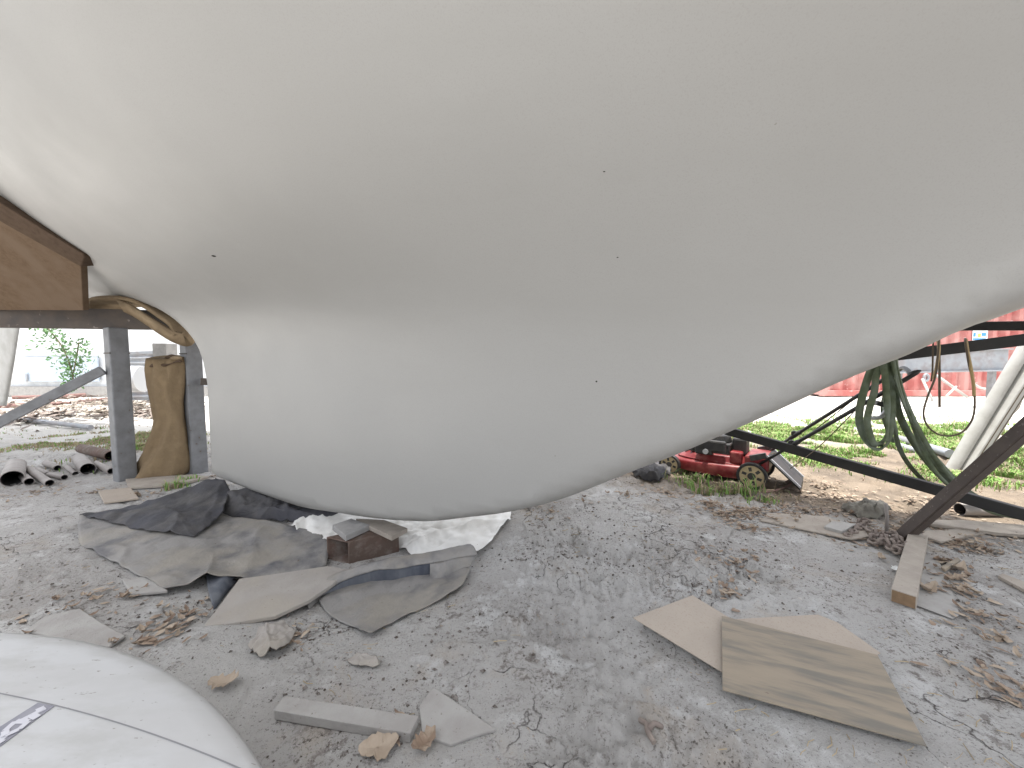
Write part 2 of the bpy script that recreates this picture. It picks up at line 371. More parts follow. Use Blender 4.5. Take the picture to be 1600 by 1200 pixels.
# keel bottom and forefoot as the photo's outline gives it
tZb = table([-3, -0.1, 0.005, 0.488, 1.164, 1.714, 1.952, 2.168, 2.367, 2.549, 2.792, 2.958, 3.146, 3.269, 3.384, 3.491, 3.591, 3.685, 3.773, 3.86, 3.934, 4.025, 4.088, 4.147, 4.207, 4.907, 5.907, 6.907, 8.3, 12],
            [0.119, 0.119, 0.119, 0.094, 0.077, 0.114, 0.139, 0.174, 0.233, 0.28, 0.369, 0.457, 0.569, 0.636, 0.713, 0.787, 0.857, 0.932, 1.0, 1.057, 1.1, 1.206, 1.212, 1.255, 1.311, 1.611, 2.091, 2.611, 3.1, 5], .06)
tST = table([-2, .0, .85, 1.0, 1.15, 1.3, 1.5, 4], [0, 0, -.01, -.05, -.13, -.27, -.45, -.5], .04)  # of z
ZD = 3.15
def fcan(s, l, z):
    B = tB(s); D = ZD+.25-tC(s); a = tA(s)
    return (np.sqrt(l*l+.0009)/B)**a + (np.maximum(ZD+.25-z, 0)/D)**1.55 - 1
def fkeel(s, l, z):
    W = tW(s); q1 = s-tST(z); q2 = z-tZb(s); k = .08
    R1, R2 = .06, .045
    a = np.maximum(0, 1-q1/R1); b = np.maximum(0, 1-q2/R2)
    e = np.sqrt(a*a+b*b)
    return W*(np.sqrt((l/W)**2+e*e)-1)
def ngrad(f, s, l, z, h=.01):
    v = f(s, l, z)
    gx = (f(s+h, l, z)-f(s-h, l, z))/(2*h); gy = (f(s, l+h, z)-f(s, l-h, z))/(2*h); gz = (f(s, l, z+h)-f(s, l, z-h))/(2*h)
    return v, gx, gy, gz
def fhull(s, l, z):
    v, gx, gy, gz = ngrad(fcan, s, l, z); dc = v/np.sqrt(gx*gx+gy*gy+gz*gz+.02)
    v, gx, gy, gz = ngrad(fkeel, s, l, z); dk = v/np.sqrt(gx*gx+gy*gy+gz*gz+.02)
    k = .44+.5*sstep(.8, 3.6, s); h = np.maximum(k-np.abs(dc-dk), 0)/k
    f = np.minimum(dc, dk)-h*h*h*k/6
    f = np.maximum(f, z-ZD)
    tr = -5.9-(z-2.1)*.5-s                       # raked transom
    return np.maximum(f, tr)
def surfnet(F, ax, ay, az):
    X, Y, Z = np.meshgrid(ax, ay, az, indexing='ij'); V = F(X, Y, Z)
    nx, ny, nz = V.shape; S = V < 0
    corners = [(a, b, c) for a in (0, 1) for b in (0, 1) for c in (0, 1)]
    cs = [S[a:nx-1+a, b:ny-1+b, c:nz-1+c] for a, b, c in corners]
    tot = sum(x.astype(int) for x in cs); act = (tot > 0) & (tot < 8)
    idx = -np.ones(act.shape, int); idx[act] = np.arange(act.sum()); I = np.argwhere(act)
    acc = np.zeros((len(I), 3)); cnt = np.zeros(len(I))
    P = np.stack([X, Y, Z], -1)
    for i, c0 in enumerate(corners):
        for j, c1 in enumerate(corners):
            if j <= i or sum(abs(a-b) for a, b in zip(c0, c1)) != 1: continue
            A0 = tuple((I+c0).T); A1 = tuple((I+c1).T); v0 = V[A0]; v1 = V[A1]; m = (v0 < 0) != (v1 < 0)
            t = np.where(m, v0/(v0-v1+1e-12), 0)[:, None]
            acc += np.where(m[:, None], P[A0]*(1-t)+P[A1]*t, 0); cnt += m
    pts = acc/cnt[:, None]; faces = []
    for axis in range(3):
        sl0 = [slice(1, -1)]*3; sl0[axis] = slice(0, -1); sl1 = list(sl0); sl1[axis] = slice(1, None)
        ch = S[tuple(sl0)] != S[tuple(sl1)]; E = np.argwhere(ch)
        for a in range(3):
            if a != axis: E[:, a] += 1
        o1, o2 = [a for a in range(3) if a != axis]
        def cell(d1, d2):
            q = E.copy(); q[:, o1] -= d1; q[:, o2] -= d2; return idx[tuple(q.T)]
        f = np.stack([cell(1, 1), cell(0, 1), cell(0, 0), cell(1, 0)], -1)
        ins = S[tuple(E.T)]
        if axis == 1: ins = ~ins
        f[~ins] = f[~ins][:, ::-1]; faces.append(f)
    return pts, np.concatenate(faces)
pts, faces = surfnet(fhull, np.arange(-6.8, 8.8, .05), np.arange(-1.95, 1.96, .05), np.arange(0.02, 3.3, .05))
for _ in range(4):                                 # pull every vertex onto the true surface
    v, gx, gy, gz = ngrad(fhull, pts[:, 0], pts[:, 1], pts[:, 2], .004)
    g2 = gx*gx+gy*gy+gz*gz+1e-4; st = np.clip(v/g2, -.03, .03)
    m = pts[:, 2] < ZD-.04
    pts -= np.where(m, st, 0)[:, None]*np.stack([gx, gy, gz], -1)
def b2w(p):                                        # boat coordinates (along, towards camera, up) to world
    p = np.asarray(p, float).reshape(-1, 3)
    xy = A[None]+p[:, :1]*U[None]+p[:, 1:2]*NN[None]
    return np.column_stack([xy, p[:, 2]])
boat = empty('sailboat', (A[0]+2*U[0], A[1]+2*U[1], .12), 'large white fibreglass sailboat hull with long keel filling the top of the view', 'boat')
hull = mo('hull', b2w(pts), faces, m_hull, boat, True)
bm = bmesh.new(); bm.from_mesh(hull.data); bmesh.ops.recalc_face_normals(bm, faces=bm.faces); bm.to_mesh(hull.data); bm.free()
def hull_hit(px, py):
    d = ray(px, py); d = np.array([d.x, d.y, d.z]); T = np.linspace(.3, 5, 4000); P = np.array([0, 0, CAMZ])[None]+T[:, None]*d[None]
    rel = P[:, :2]-A[None]; f = fhull(rel@U, rel@NN, P[:, 2]); k = np.argmax(f < 0)
    return Vector(P[k]), -Vector(d).normalized()
def hull_normal(P):
    rel = np.array(P[:2])-A; s, l = rel@U, rel@NN
    v, gx, gy, gz = ngrad(fhull, np.array([s]), np.array([l]), np.array([P[2]]), .01)
    n = Vector((gx[0]*U[0]+gy[0]*NN[0], gx[0]*U[1]+gy[0]*NN[1], gz[0])); return n.normalized()
for nm, px, py, a, b, rot in (('drain_hole', 334, 400, .016, .006, .2), ('paint_chip', 944, 268, .003, .0014, .3), ('paint_chip', 965, 402, .003, .0018, 0),
                         ('paint_chip', 932, 596, .0035, .0035, 0)):
    P, d = hull_hit(px, py); n = hull_normal(P); tx = Vector((U[0], U[1], -rot)); tx = (tx-n*tx.dot(n)).normalized(); ty = n.cross(tx)
    b_ = MB(); k = 14; c = P+n*.0012
    V = [c+tx*a*math.cos(6.2832*i/k)*(1+.2*math.sin(3*i))+ty*b*math.sin(6.2832*i/k) for i in range(k)]; W_ = [v-n*.004 for v in V]
    b_.add(V+W_, [tuple(range(k))]+[(i, i+k, (i+1) % k+k, (i+1) % k) for i in range(k)])
    b_.build(nm, m_dark, boat)
# rudder behind the stern cradle
rv = []
for zz, s0, s1 in ((2.25, -4.02, -5.3), (1.5, -4.08, -5.35), (1.0, -4.42, -5.5), (.50, -4.80, -5.55), (.42, -4.88, -5.45)):
    for k in range(12):
        q = 2*math.pi*k/12; rv.append((s0+(s1-s0)*(.5-.5*math.cos(q)), .045*math.sin(q), zz))
rf = [(i*12+k, i*12+(k+1) % 12, (i+1)*12+(k+1) % 12, (i+1)*12+k) for i in range(4) for k in range(12)]+[tuple(range(12)), tuple(48+k for k in range(12))]
mo('rudder', b2w(rv), rf, m_white, boat, True)
# ================================================================== BOAT SUPPORTS
def px_d(px, py, d): return at(px, py, d)
# --- stern cradle: beam, two posts, brace, low rail
cb0 = px_d(-70, 498, 2.98); cb1 = px_d(303, 503, 3.43); cb1.z = cb0.z+.012
cradle = empty('boat_cradle', (cb1.x-.3, cb1.y, 0), 'grey and brown steel cradle with two posts under the stern of the boat', 'boat cradle')
MB().beam(cb0+Vector((0, 0, .018)), cb1+Vector((0, 0, .018)), .12, .16).build('top_beam', m_dksteel, cradle, bev=.006)
U3 = Vector((U[0], U[1], 0)); N3 = Vector((NN[0], NN[1], 0))
posts = []
for px, pyb in ((189, 751), (303, 738)):
    f = G(px, pyb); top = Vector((f.x, f.y, 0)); k = (f.x-cb0.x)/(cb1.x-cb0.x)
    f = f+N3*-.03; x0 = f.x
    top = Vector((f.x-.012, f.y, cb0.z-.050))
    b_ = MB()
    b_.beam(f-Vector((0, 0, .03)), top, .105, .125, up=N3)
    b_.build('post', m_steel, cradle, bev=.009)
    posts.append((f, top))
    MB().beam(top-Vector((0, 0, .215)), top-Vector((0, 0, .205)), .108, .128, up=N3).build('weld_band', m_dksteel, cradle)
pa = px_d(161, 578, 3.16); pb = px_d(-60, 690, 2.75)
MB().beam(pa, pb, .05, .07).build('brace', m_steel, cradle, bev=.004)
ra = px_d(314, 596, 3.4); rb = ra+Vector((1.0, .55, -.10))
MB().beam(ra, rb, .05, .06).build('rail', m_dksteel, cradle, bev=.004)
# --- brown carpeted board standing on the beam
bd = empty('carpeted_board', px_d(60, 485, 3.0), 'brown carpet covered board standing on the steel beam against the stern', 'board')
def bdp(px, py, dy=0):
    lo = np.interp(px, [-90, 0, 130], [296+5, 345, 413]); t_ = np.clip((484-py)/(484-lo), 0, 1.4)
    return at(px, py, 2.98+(np.interp(px, [-90, 0, 130], [2.42, 2.5, 2.66])-2.98)*t_+dy)
o_ = [bdp(-90, 484), bdp(130, 485), bdp(126, 412), bdp(0, 343), bdp(-90, 298)]
b_ = MB(); V = o_+[v+Vector((0.0, .045, .012)) for v in o_]; n = 5
b_.add(V, [(0, 1, 2, 3, 4), (9, 8, 7, 6, 5)]+[(i, i+n, (i+1) % n+n, (i+1) % n) for i in range(n)]).build('board', m_carpet, bd, bev=.004)
b_ = MB(); q = [bdp(-90, 300, -.02), bdp(0, 346, -.02), bdp(126, 417, -.02), bdp(133, 402, -.02), bdp(129, 397, -.02), bdp(0, 317, -.02), bdp(-90, 266, -.02)]
V = q+[v+Vector((0, .10, .03)) for v in q]; n = 7
b_.add(V, [tuple(range(n)), tuple(range(2*n-1, n-1, -1))]+[(i, i+n, (i+1) % n+n, (i+1) % n) for i in range(n)]).build('padded_strip', m_carpetd, bd, bev=.008)
# --- pad folded over the end of the beam
pad = empty('carpet_pad', px_d(240, 495, 3.3), 'folded tan carpet pad hanging over the beam end under the hull', 'pad')
pts_ = smooth_path([px_d(160, 484, 3.42), px_d(172, 474, 3.36), px_d(200, 471, 3.30), px_d(228, 474, 3.26), px_d(252, 484, 3.25), px_d(276, 500, 3.25), px_d(290, 511, 3.25), px_d(297, 524, 3.25)], 6)
MB().ribbon(pts_, .26, .030, (-.25, -1, .12)).build('upper_fold', m_pad, pad, True)
pts_ = smooth_path([px_d(296, 524, 3.20), px_d(290, 531, 3.17), px_d(270, 525, 3.15), px_d(246, 511, 3.13), px_d(228, 499, 3.13), px_d(208, 486, 3.15), px_d(190, 477, 3.20)], 6)
MB().ribbon(pts_, .11, .024, (-.1, -.6, 1)).build('lower_fold', m_pad, pad, True)

# --- right-hand cradle
rc = empty('bow_cradle', (3.2, 1.6, 0), 'dark steel cradle arms and low rail behind the rising bow on the right', 'boat cradle')
post_x = Vector((2.90, 1.78, 0))
MB().beam(px_d(1380, 558, 2.3), px_d(1760, 511, 1.78), .05, .060).build('upper_arm', m_blacksteel, rc, bev=.004)
MB().beam(px_d(1480, 510, 2.35), px_d(1760, 508, 1.85), .05, .050).build('side_arm', m_blacksteel, rc, bev=.004)
MB().beam(px_d(1112, 666, 3.18), px_d(1680, 826, 1.95), .05, .066).build('low_rail', m_blacksteel, rc, bev=.005)
MB().beam(post_x, post_x+Vector((0, 0, 1.35)), .08, .08, up=(0, 1, 0)).build('post', m_blacksteel, rc, bev=.005)
MB().beam(px_d(1680, 826, 1.97), post_x+Vector((0, 0, .05)), .05, .06).build('rail_end', m_blacksteel, rc, bev=.005)
# --- prop
ft = G(1399, 843); tp = px_d(1660, 612, 1.72); tp = ft+(tp-ft)*1.25
pr = empty('steel_prop', ft, 'brown steel channel prop slanting up to the right from beside the chain', 'prop')
dr = (tp-ft).normalized(); sv = Vector((.75, -.55, -.2)); sv = (sv-dr*sv.dot(dr)).normalized()
MB().beam(ft, tp, .012, .054, up=Vector((.3, .3, 1))).build('web', m_brownsteel, pr, bev=.002)
upv = (dr.cross(Vector((.3, .3, 1)))).normalized().cross(dr).normalized()
sidev = dr.cross(upv).normalized()
for k, nm in ((-1, 'flange'), (1, 'flange')):
    off = upv*(.027*k)-sidev*.022*(1 if sidev.y > 0 else -1)*-1
    MB().beam(ft+off, tp+off, .040, .006, up=Vector((.3, .3, 1))).build(nm, m_brownsteel, pr, bev=.001)

# ================================================================== KEEL BLOCKS
def addbox8(mb, c):                      # eight corners: bottom ring then top ring
    return mb.add(c, [(0, 3, 2, 1), (4, 5, 6, 7), (0, 1, 5, 4), (1, 2, 6, 5), (2, 3, 7, 6), (3, 0, 4, 7)])
a = G(546, 881); bq = G(616, 864); c_ = G(511, 873)
zb_ = min(a.z, bq.z, c_.z)-.004
a.z = bq.z = c_.z = zb_
dvec = c_-a; ax = (bq-a)*1.12; hh = (at(546, 851, a.y).z-zb_)*1.14
kb = empty('box_steel_block', (a+bq)/2, 'rusty square steel tube block under the keel with its dark open end showing', 'support block')
t_ = .009; e = ax.normalized()*.004
outer = MB()
ring_o = [a, c_, c_+Vector((0, 0, hh)), a+Vector((0, 0, hh))]
di = dvec.normalized()*t_
ring_i = [a+di+Vector((0, 0, t_)), c_-di+Vector((0, 0, t_)), c_-di+Vector((0, 0, hh-t_)), a+di+Vector((0, 0, hh-t_))]
V = ring_o+ring_i+[v+ax for v in ring_o]+[v+ax for v in ring_i]
F = []
for i in range(4):
    j = (i+1) % 4; F += [(i, j, 4+j, 4+i), (8+i, 12+i, 12+j, 8+j), (i, 8+i, 8+j, j), (4+i, 4+j, 12+j, 12+i)]
outer.add(V, F).build('tube_wall', m_rust, kb, bev=.003)
MB().add([v+ax*.55 for v in ring_i]+[v+ax*.57 for v in ring_i], [(0, 1, 2, 3), (7, 6, 5, 4), (0, 4, 5, 1), (1, 5, 6, 2), (2, 6, 7, 3), (3, 7, 4, 0)]).build('inner_shade', m_dark, kb)  # added dark plate standing for the darkness inside the open tube
zt = zb_+hh+.003
def slab_at(name, pxs, zt, th, mat_, label, cat, parent=None, bev=.003, group=None):
    tp_ = [G(x, y, zt) for x, y in pxs]
    o = MB().prism(tp_, th).build(name, mat_, parent, bev=bev)
    if parent is None: tag(o, label, cat, group)
    return o
slab_at('wooden_wedge', [(519, 820), (549, 810), (578, 820), (540, 837)], zt+.032, .032, m_conc, 'small grey wooden wedge on top of the rusty steel block, left of the flat board', 'wedge')
slab_at('wooden_board', [(556, 810), (600, 812), (637, 825), (612, 838), (568, 818)], zt+.028, .026, m_wood, 'short grey board lying on the rusty steel block, sticking out to the right', 'board')

# ================================================================== SHEETS AND MATS ON THE GROUND
def cloth(name, outline, centre, mat_, th=.004, nb=150, nr=26, wr=.012, wf=7, seed=0, label=None, cat='tarpaulin', parent=None, hpow=2.0, lift=.006, sharp=False, edge_wr=1.0):
    pts = [G(px, py, g1(*G(px, py)[:2])+h) for px, py, h in outline]
    hs = [o[2] for o in outline]; m = len(pts)
    L = [0]
    for i in range(m): L.append(L[-1]+(pts[(i+1) % m]-pts[i]).length)
    q = np.linspace(0, L[-1], nb, endpoint=False); px_ = np.interp(q, L, [p.x for p in pts]+[pts[0].x]); py_ = np.interp(q, L, [p.y for p in pts]+[pts[0].y]); hb = np.interp(q, L, hs+[hs[0]])
    if not sharp:
        px_ = px_+.006*vnoise(q*40, q*0, seed+3); py_ = py_+.006*vnoise(q*40, q*0+9, seed+3)
    cc = G(centre[0], centre[1], g1(*G(centre[0], centre[1])[:2])+centre[2])
    r = np.linspace(0, 1, nr)[1:]
    X = cc.x+(px_-cc.x)[None]*r[:, None]; Y = cc.y+(py_-cc.y)[None]*r[:, None]; H = centre[2]+(hb-centre[2])[None]*(r[:, None]**hpow)
    X = np.concatenate([[cc.x], X.ravel()]); Y = np.concatenate([[cc.y], Y.ravel()]); H = np.concatenate([[centre[2]], H.ravel()])
    wv = np.abs(fbm(X+seed, Y*.8-seed, wf, 3, seed))*2*wr+fbm(X, Y, wf*2.6, 2, seed+5)*wr*.5
    rid = 1-np.abs(vnoise((X*.8+Y*.5)*wf*.8+seed, (Y-X*.4)*wf*.45, seed+40))*4; wv = wv+wr*.9*np.clip(rid, 0, 1)**3
    Z = np.maximum(gh(X, Y, False)+H+wv-wr*.4+.006, gh(X, Y)+lift)
    n = nb; F = [(0, 1+k, 1+(k+1) % n) for k in range(n)]
    for i in range(nr-2):
        b0 = 1+i*n; b1 = 1+(i+1)*n
        F += [(b0+k, b1+k, b1+(k+1) % n, b0+(k+1) % n) for k in range(n)]
    o = mo(name, np.column_stack([X, Y, Z]), F, mat_, parent, True)
    bm = bmesh.new(); bm.from_mesh(o.data); bmesh.ops.recalc_face_normals(bm, faces=bm.faces)
    if sum(f.normal.z for f in bm.faces) < 0: bmesh.ops.reverse_faces(bm, faces=bm.faces)
    bm.to_mesh(o.data); bm.free()
    md = o.modifiers.new('solid', 'SOLIDIFY'); md.thickness = th; md.offset = -1
    if parent is None: settle(o); tag(o, label, cat)
    return o
# main dusty canvas with a folded-back upper part and a turned-down flap
mat0 = G(300, 860)
cv = empty('canvas_sheet', mat0, 'dusty dark grey canvas sheet folded over itself left of the keel', 'canvas sheet')
cloth('sheet', [(124, 806, .03), (121, 828, .02), (124, 852, .0), (160, 872, .01), (215, 899, .012), (259, 921, .03), (292, 917, .035), (322, 892, .075), (345, 900, .05), (372, 902, .03), (420, 918, .01), (470, 905, .01), (510, 885, .01), (516, 850, .03), (500, 830, .02), (430, 818, .02), (350, 806, .02), (240, 800, .03)],
      (335, 858, .035), m_tarp, wr=.012, wf=5, seed=2, parent=cv, nb=220, nr=34)
cloth('folded_part', [(124, 806, .045), (150, 800, .05), (190, 795, .055), (245, 782, .08), (290, 764, .12), (322, 752, .16), (352, 754, .15), (359, 768, .12), (349, 798, .075), (328, 822, .05), (303, 839, .045), (270, 834, .05), (235, 832, .045), (180, 819, .045), (150, 812, .045)],
      (270, 806, .085), m_tarpd, wr=.016, wf=6, seed=9, parent=cv, nb=180, nr=26)
# turned-down flap
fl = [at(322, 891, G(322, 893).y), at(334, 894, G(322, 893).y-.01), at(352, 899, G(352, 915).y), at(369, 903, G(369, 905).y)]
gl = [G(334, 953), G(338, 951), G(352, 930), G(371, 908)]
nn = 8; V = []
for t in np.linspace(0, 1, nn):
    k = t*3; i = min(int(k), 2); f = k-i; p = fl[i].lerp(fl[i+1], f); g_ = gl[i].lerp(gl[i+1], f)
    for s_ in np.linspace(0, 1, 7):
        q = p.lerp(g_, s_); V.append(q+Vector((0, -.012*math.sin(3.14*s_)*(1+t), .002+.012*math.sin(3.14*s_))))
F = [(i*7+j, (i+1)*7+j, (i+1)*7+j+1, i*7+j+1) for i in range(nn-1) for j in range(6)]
fo = mo('hanging_flap', V, F, m_flap_and_shade, cv, True); md = fo.modifiers.new('s', 'SOLIDIFY'); md.thickness = .004
# canvas hump behind, in the keel's shade
o = cloth('canvas_bundle', [(352, 806, .01), (340, 790, .05), (356, 772, .10), (395, 766, .11), (440, 774, .08), (500, 790, .06), (546, 800, .04), (520, 812, .02), (470, 818, .01), (400, 814, .01)],
      (430, 792, .09), m_tarpd, wr=.025, wf=8, seed=14, label='dark grey canvas bundle crumpled under the aft end of the keel', cat='canvas bundle')
# white sheeting
cloth('plastic_sheet', [(455, 822, .01), (470, 797, .05), (500, 780, .05), (600, 775, .04), (700, 778, .04), (799, 800, .02), (797, 812, .015), (778, 830, .02), (762, 850, .03), (748, 862, .02), (700, 872, .02), (652, 872, .01), (625, 856, .008), (590, 838, .008), (550, 832, .006), (510, 842, .006), (480, 850, .008)],
      (640, 822, .05), m_plastic, wr=.020, wf=8, seed=21, label='crumpled white plastic sheeting behind the rusty steel block under the keel', cat='plastic sheet', nb=240, nr=44, th=.002)
# board-like slab left of the box
def tslab(name, pts_, th, mat_, label, cat, bev=.003, tilt=None, group=None, align=None):
    """a slab lying on the ground: outline in picture points, fitted to a plane over the ground"""
    g_ = [G(x, y) for x, y in pts_]
    cm_ = sum((Vector(p) for p in g_), Vector())/len(g_)
    smp = [g1(*(cm_.lerp(p, k_)[:2])) for p in g_ for k_ in (0, .25, .5, .75, 1)]+[g1(*(cm_.lerp((g_[i_]+g_[i_-1])/2, k_)[:2])) for i_ in range(len(g_)) for k_ in (.3, .6, .9)]
    smp.sort(); z = smp[int(len(smp)*.93)]+th+.001
    tp_ = []
    for i, (x, y) in enumerate(pts_):
        tp_.append(G(x, y, z+(tilt[i] if tilt else 0)))
    o = MB().prism(tp_, th).build(name, mat_, bev=bev); tag(o, label, cat, group)
    if align is not None:
        e_ = tp_[align[1]]-tp_[align[0]]; yw = math.atan2(e_.y, e_.x); o.data.transform(Matrix.Rotation(-yw, 4, 'Z')); o.rotation_euler.z = yw
    return o
m_slab = mat('dusty_board', (.36, .335, .31), .9, (.29, .27, .25), 5, bump=.0025, bscale=50, col3=(.35, .32, .28), scale3=3, speck=(.16, .12, .1), speck_scale=50, speck_th=.71)
tslab('flat_board', [(318, 978), (334, 958), (374, 904), (420, 898), (512, 884), (546, 890), (520, 912), (482, 938), (430, 962), (370, 972)], .017, m_slab, 'dust covered flat board with a thick broken edge in front of the canvas sheet', 'board')
tslab('wood_strip', [(408, 920), (496, 888), (500, 892), (420, 924)], .010, m_ply, 'narrow wooden strip lying on the dusty board left of the rusty steel block', 'wood strip')
# right-hand folded canvas
cr = empty('folded_canvas', G(600, 930), 'dusty canvas folded in a ridge with shade painted into its hollow, in front of the rusty steel block', 'canvas sheet')
cloth('lower_sheet', [(498, 940, .01), (516, 965, .008), (542, 978, .006), (581, 995, .020), (604, 978, .012), (645, 958, .01), (690, 938, .01), (722, 915, .02), (735, 890, .03), (690, 878, .02), (600, 892, .008), (540, 905, .006)],
      (600, 936, .012), m_tarp, wr=.008, wf=5, seed=33, parent=cr)
def loft(name, A_, B_, mat_, parent=None, nu=90, nv=12, wr=.006, seed=0, belly=0., label=None, cat=None, th=.004):
    a_ = smooth_path([G(x, y, g1(*G(x, y)[:2])+h) for x, y, h in A_], 8); b_ = smooth_path([G(x, y, g1(*G(x, y)[:2])+h) for x, y, h in B_], 8)
    def rs(p, t):
        k = t*(len(p)-1); i = min(int(k), len(p)-2); return p[i].lerp(p[i+1], k-i)
    V = []
    for i in range(nu):
        for j in range(nv):
            v = j/(nv-1); p = rs(a_, i/(nu-1)).lerp(rs(b_, i/(nu-1)), v)
            wv = float(fbm(p.x+seed, p.y, 11, 3, seed))*wr*2+belly*math.sin(math.pi*v)
            V.append(Vector((p.x, p.y, max(p.z+wv, g1(p.x, p.y)+.004))))
    F = [(i*nv+j, (i+1)*nv+j, (i+1)*nv+j+1, i*nv+j+1) for i in range(nu-1) for j in range(nv-1)]
    o = mo(name, V, F, mat_, parent, True); md = o.modifiers.new('s', 'SOLIDIFY'); md.thickness = th; md.offset = 0
    if parent is None: settle(o); tag(o, label, cat)
    return o
loft('ridge_lip', [(477, 946, .01), (488, 922, .03), (515, 900, .06), (560, 884, .085), (620, 871, .10), (680, 860, .10), (735, 851, .09)],
     [(484, 952, .004), (500, 934, .015), (530, 911, .045), (575, 895, .07), (630, 886, .085), (690, 876, .09), (746, 868, .07)], m_tarp, cr, belly=.012, seed=3)
loft('ridge_hollow_shade', [(500, 933, .014), (530, 910, .044), (575, 894, .068), (630, 885, .083), (678, 878, .088)],
     [(506, 939, .010), (540, 920, .010), (585, 908, .010), (640, 905, .010), (684, 897, .012)], m_flap_and_shade, cr, belly=-.03, seed=5)  # blue-grey colour paints the shade lying in the fold
loft('hanging_tongue', [(672, 880, .088), (690, 878, .09), (715, 872, .085), (746, 864, .07)], [(672, 903, .02), (688, 913, .006), (703, 903, .012), (735, 885, .03)], m_tarp, cr, belly=.01, seed=8, nu=40)
tslab('pale_tile', [(153, 767), (204, 761), (217, 778), (163, 785)], .014, m_hard, 'small pale square tile lying left of the canvas near the cradle post', 'tile')
tslab('post_plank', [(196, 748), (300, 741), (326, 744), (300, 751), (270, 757), (200, 761)], .02, m_wood, 'dark weathered plank on the ground between the two cradle posts', 'plank')

# --- boards in the foreground
tslab('wooden_plank', [(428, 1110), (444, 1087), (654, 1118), (641, 1146)], .028, m_plank, 'short dusty rectangular plank lying flat in the foreground', 'plank', bev=.002)
tslab('broken_tile', [(655, 1103), (677, 1073), (775, 1139), (737, 1150), (704, 1163), (660, 1148)], .009, m_plank, 'broken pointed grey piece of board right of the short dusty plank', 'broken board', bev=.002)
tslab('flat_stone', [(40, 984), (70, 962), (125, 950), (158, 972), (196, 992), (170, 1010), (100, 1000)], .012, m_plank, 'flat grey dusty sheet scrap behind the white round panel', 'sheet scrap', bev=.004)
tslab('small_slab', [(190, 905), (232, 900), (262, 922), (205, 928)], .014, m_plank, 'small grey square slab at the front edge of the canvas sheet', 'slab', bev=.003)
hb1 = tslab('hardboard_sheet', [(989, 965), (1082, 930), (1135, 962), (1200, 1000), (1132, 1052)], .003, m_hard, 'pale beige hardboard sheet with a pointed end left of the plywood', 'hardboard sheet', bev=.0006, tilt=[.028, .004, .004, .0, .012])
hb2 = tslab('hardboard_offcut', [(1150, 967), (1278, 960), (1308, 972), (1376, 1020), (1300, 1060), (1180, 1020)], .003, m_hard, 'beige hardboard offcut half hidden under the back of the plywood', 'hardboard sheet', bev=.0006, tilt=[.004]*6)
pw = tslab('plywood_sheet', [(1128, 962), (1371, 1023), (1448, 1165), (1129, 1077)], .004, m_ply, 'large weathered plywood sheet with grey streaks lying on the ground at right', 'plywood sheet', bev=.0006, tilt=[.018, .012, .012, .025], align=(3, 2))

# --- timber and boards on the right
def timber(name, a, b, wd, ht, mat_, endm, label, cat='timber'):
    a.z += ht/2; b.z += ht/2
    e = empty(name, a.lerp(b, .5)-Vector((0, 0, ht/2)), label, cat)
    MB().beam(a, b, wd, ht).build('beam', mat_, e, bev=.003)
    d = (a-b).normalized(); MB().beam(a+d*.0005, a+d*.0025, wd-.007, ht-.007).build('sawn_end', endm, e)
    return e
timber('timber_beam', G(1411, 946), G(1434, 848), .075, .055, m_wood, m_woodend, 'squared timber beam with brown sawn end pointing at the viewer on the right')
tslab('long_plank', [(1188, 813), (1200, 801), (1290, 806), (1372, 836), (1330, 842)], .010, m_wood, 'long thin grey plank lying left of the rusty chain', 'plank', align=(0, 3))
tslab('board_offcut', [(1288, 822), (1300, 814), (1338, 818), (1316, 830)], .034, m_plank, 'small grey board offcut resting on the thin plank by the chain', 'board')
tslab('side_board', [(1440, 836), (1444, 829), (1528, 824), (1540, 832), (1470, 846)], .014, m_wood, 'thin pale board lying behind the squared timber beam', 'board')
tslab('buried_board', [(1418, 940), (1446, 868), (1462, 868), (1480, 900), (1500, 960), (1488, 966)], .004, m_plank, 'flat half buried grey board beside the squared timber beam', 'board')
tslab('dark_plank', [(1559, 899), (1566, 895), (1625, 918), (1625, 934)], .016, m_wood, 'dark edged plank end at the right edge of the picture', 'plank')
tslab('fallen_log', [(1450, 812), (1500, 812), (1680, 826), (1680, 842), (1560, 832), (1455, 818)], .02, m_wood, 'long low weathered board at the right edge under the green straps', 'plank')

# rag, rod, stub
bun = cloth('dirty_rag', [(1314, 793, .01), (1325, 785, .04), (1352, 785, .06), (1380, 787, .05), (1394, 800, .02), (1378, 808, .01), (1340, 806, .01)], (1352, 796, .07), m_rag, wr=.03, wf=16, seed=51, label='dirty grey rag crumpled on the ground behind the chain', cat='rag', nb=90, nr=16)
rd = G(1385, 832); o = MB().tube([rd, at(1386, 808, rd.y), at(1384, 787, rd.y-.02)], .009, 8).build('metal_rod', m_pvc, None, True); tag(o, 'short thin metal rod standing upright beside the chain', 'rod')

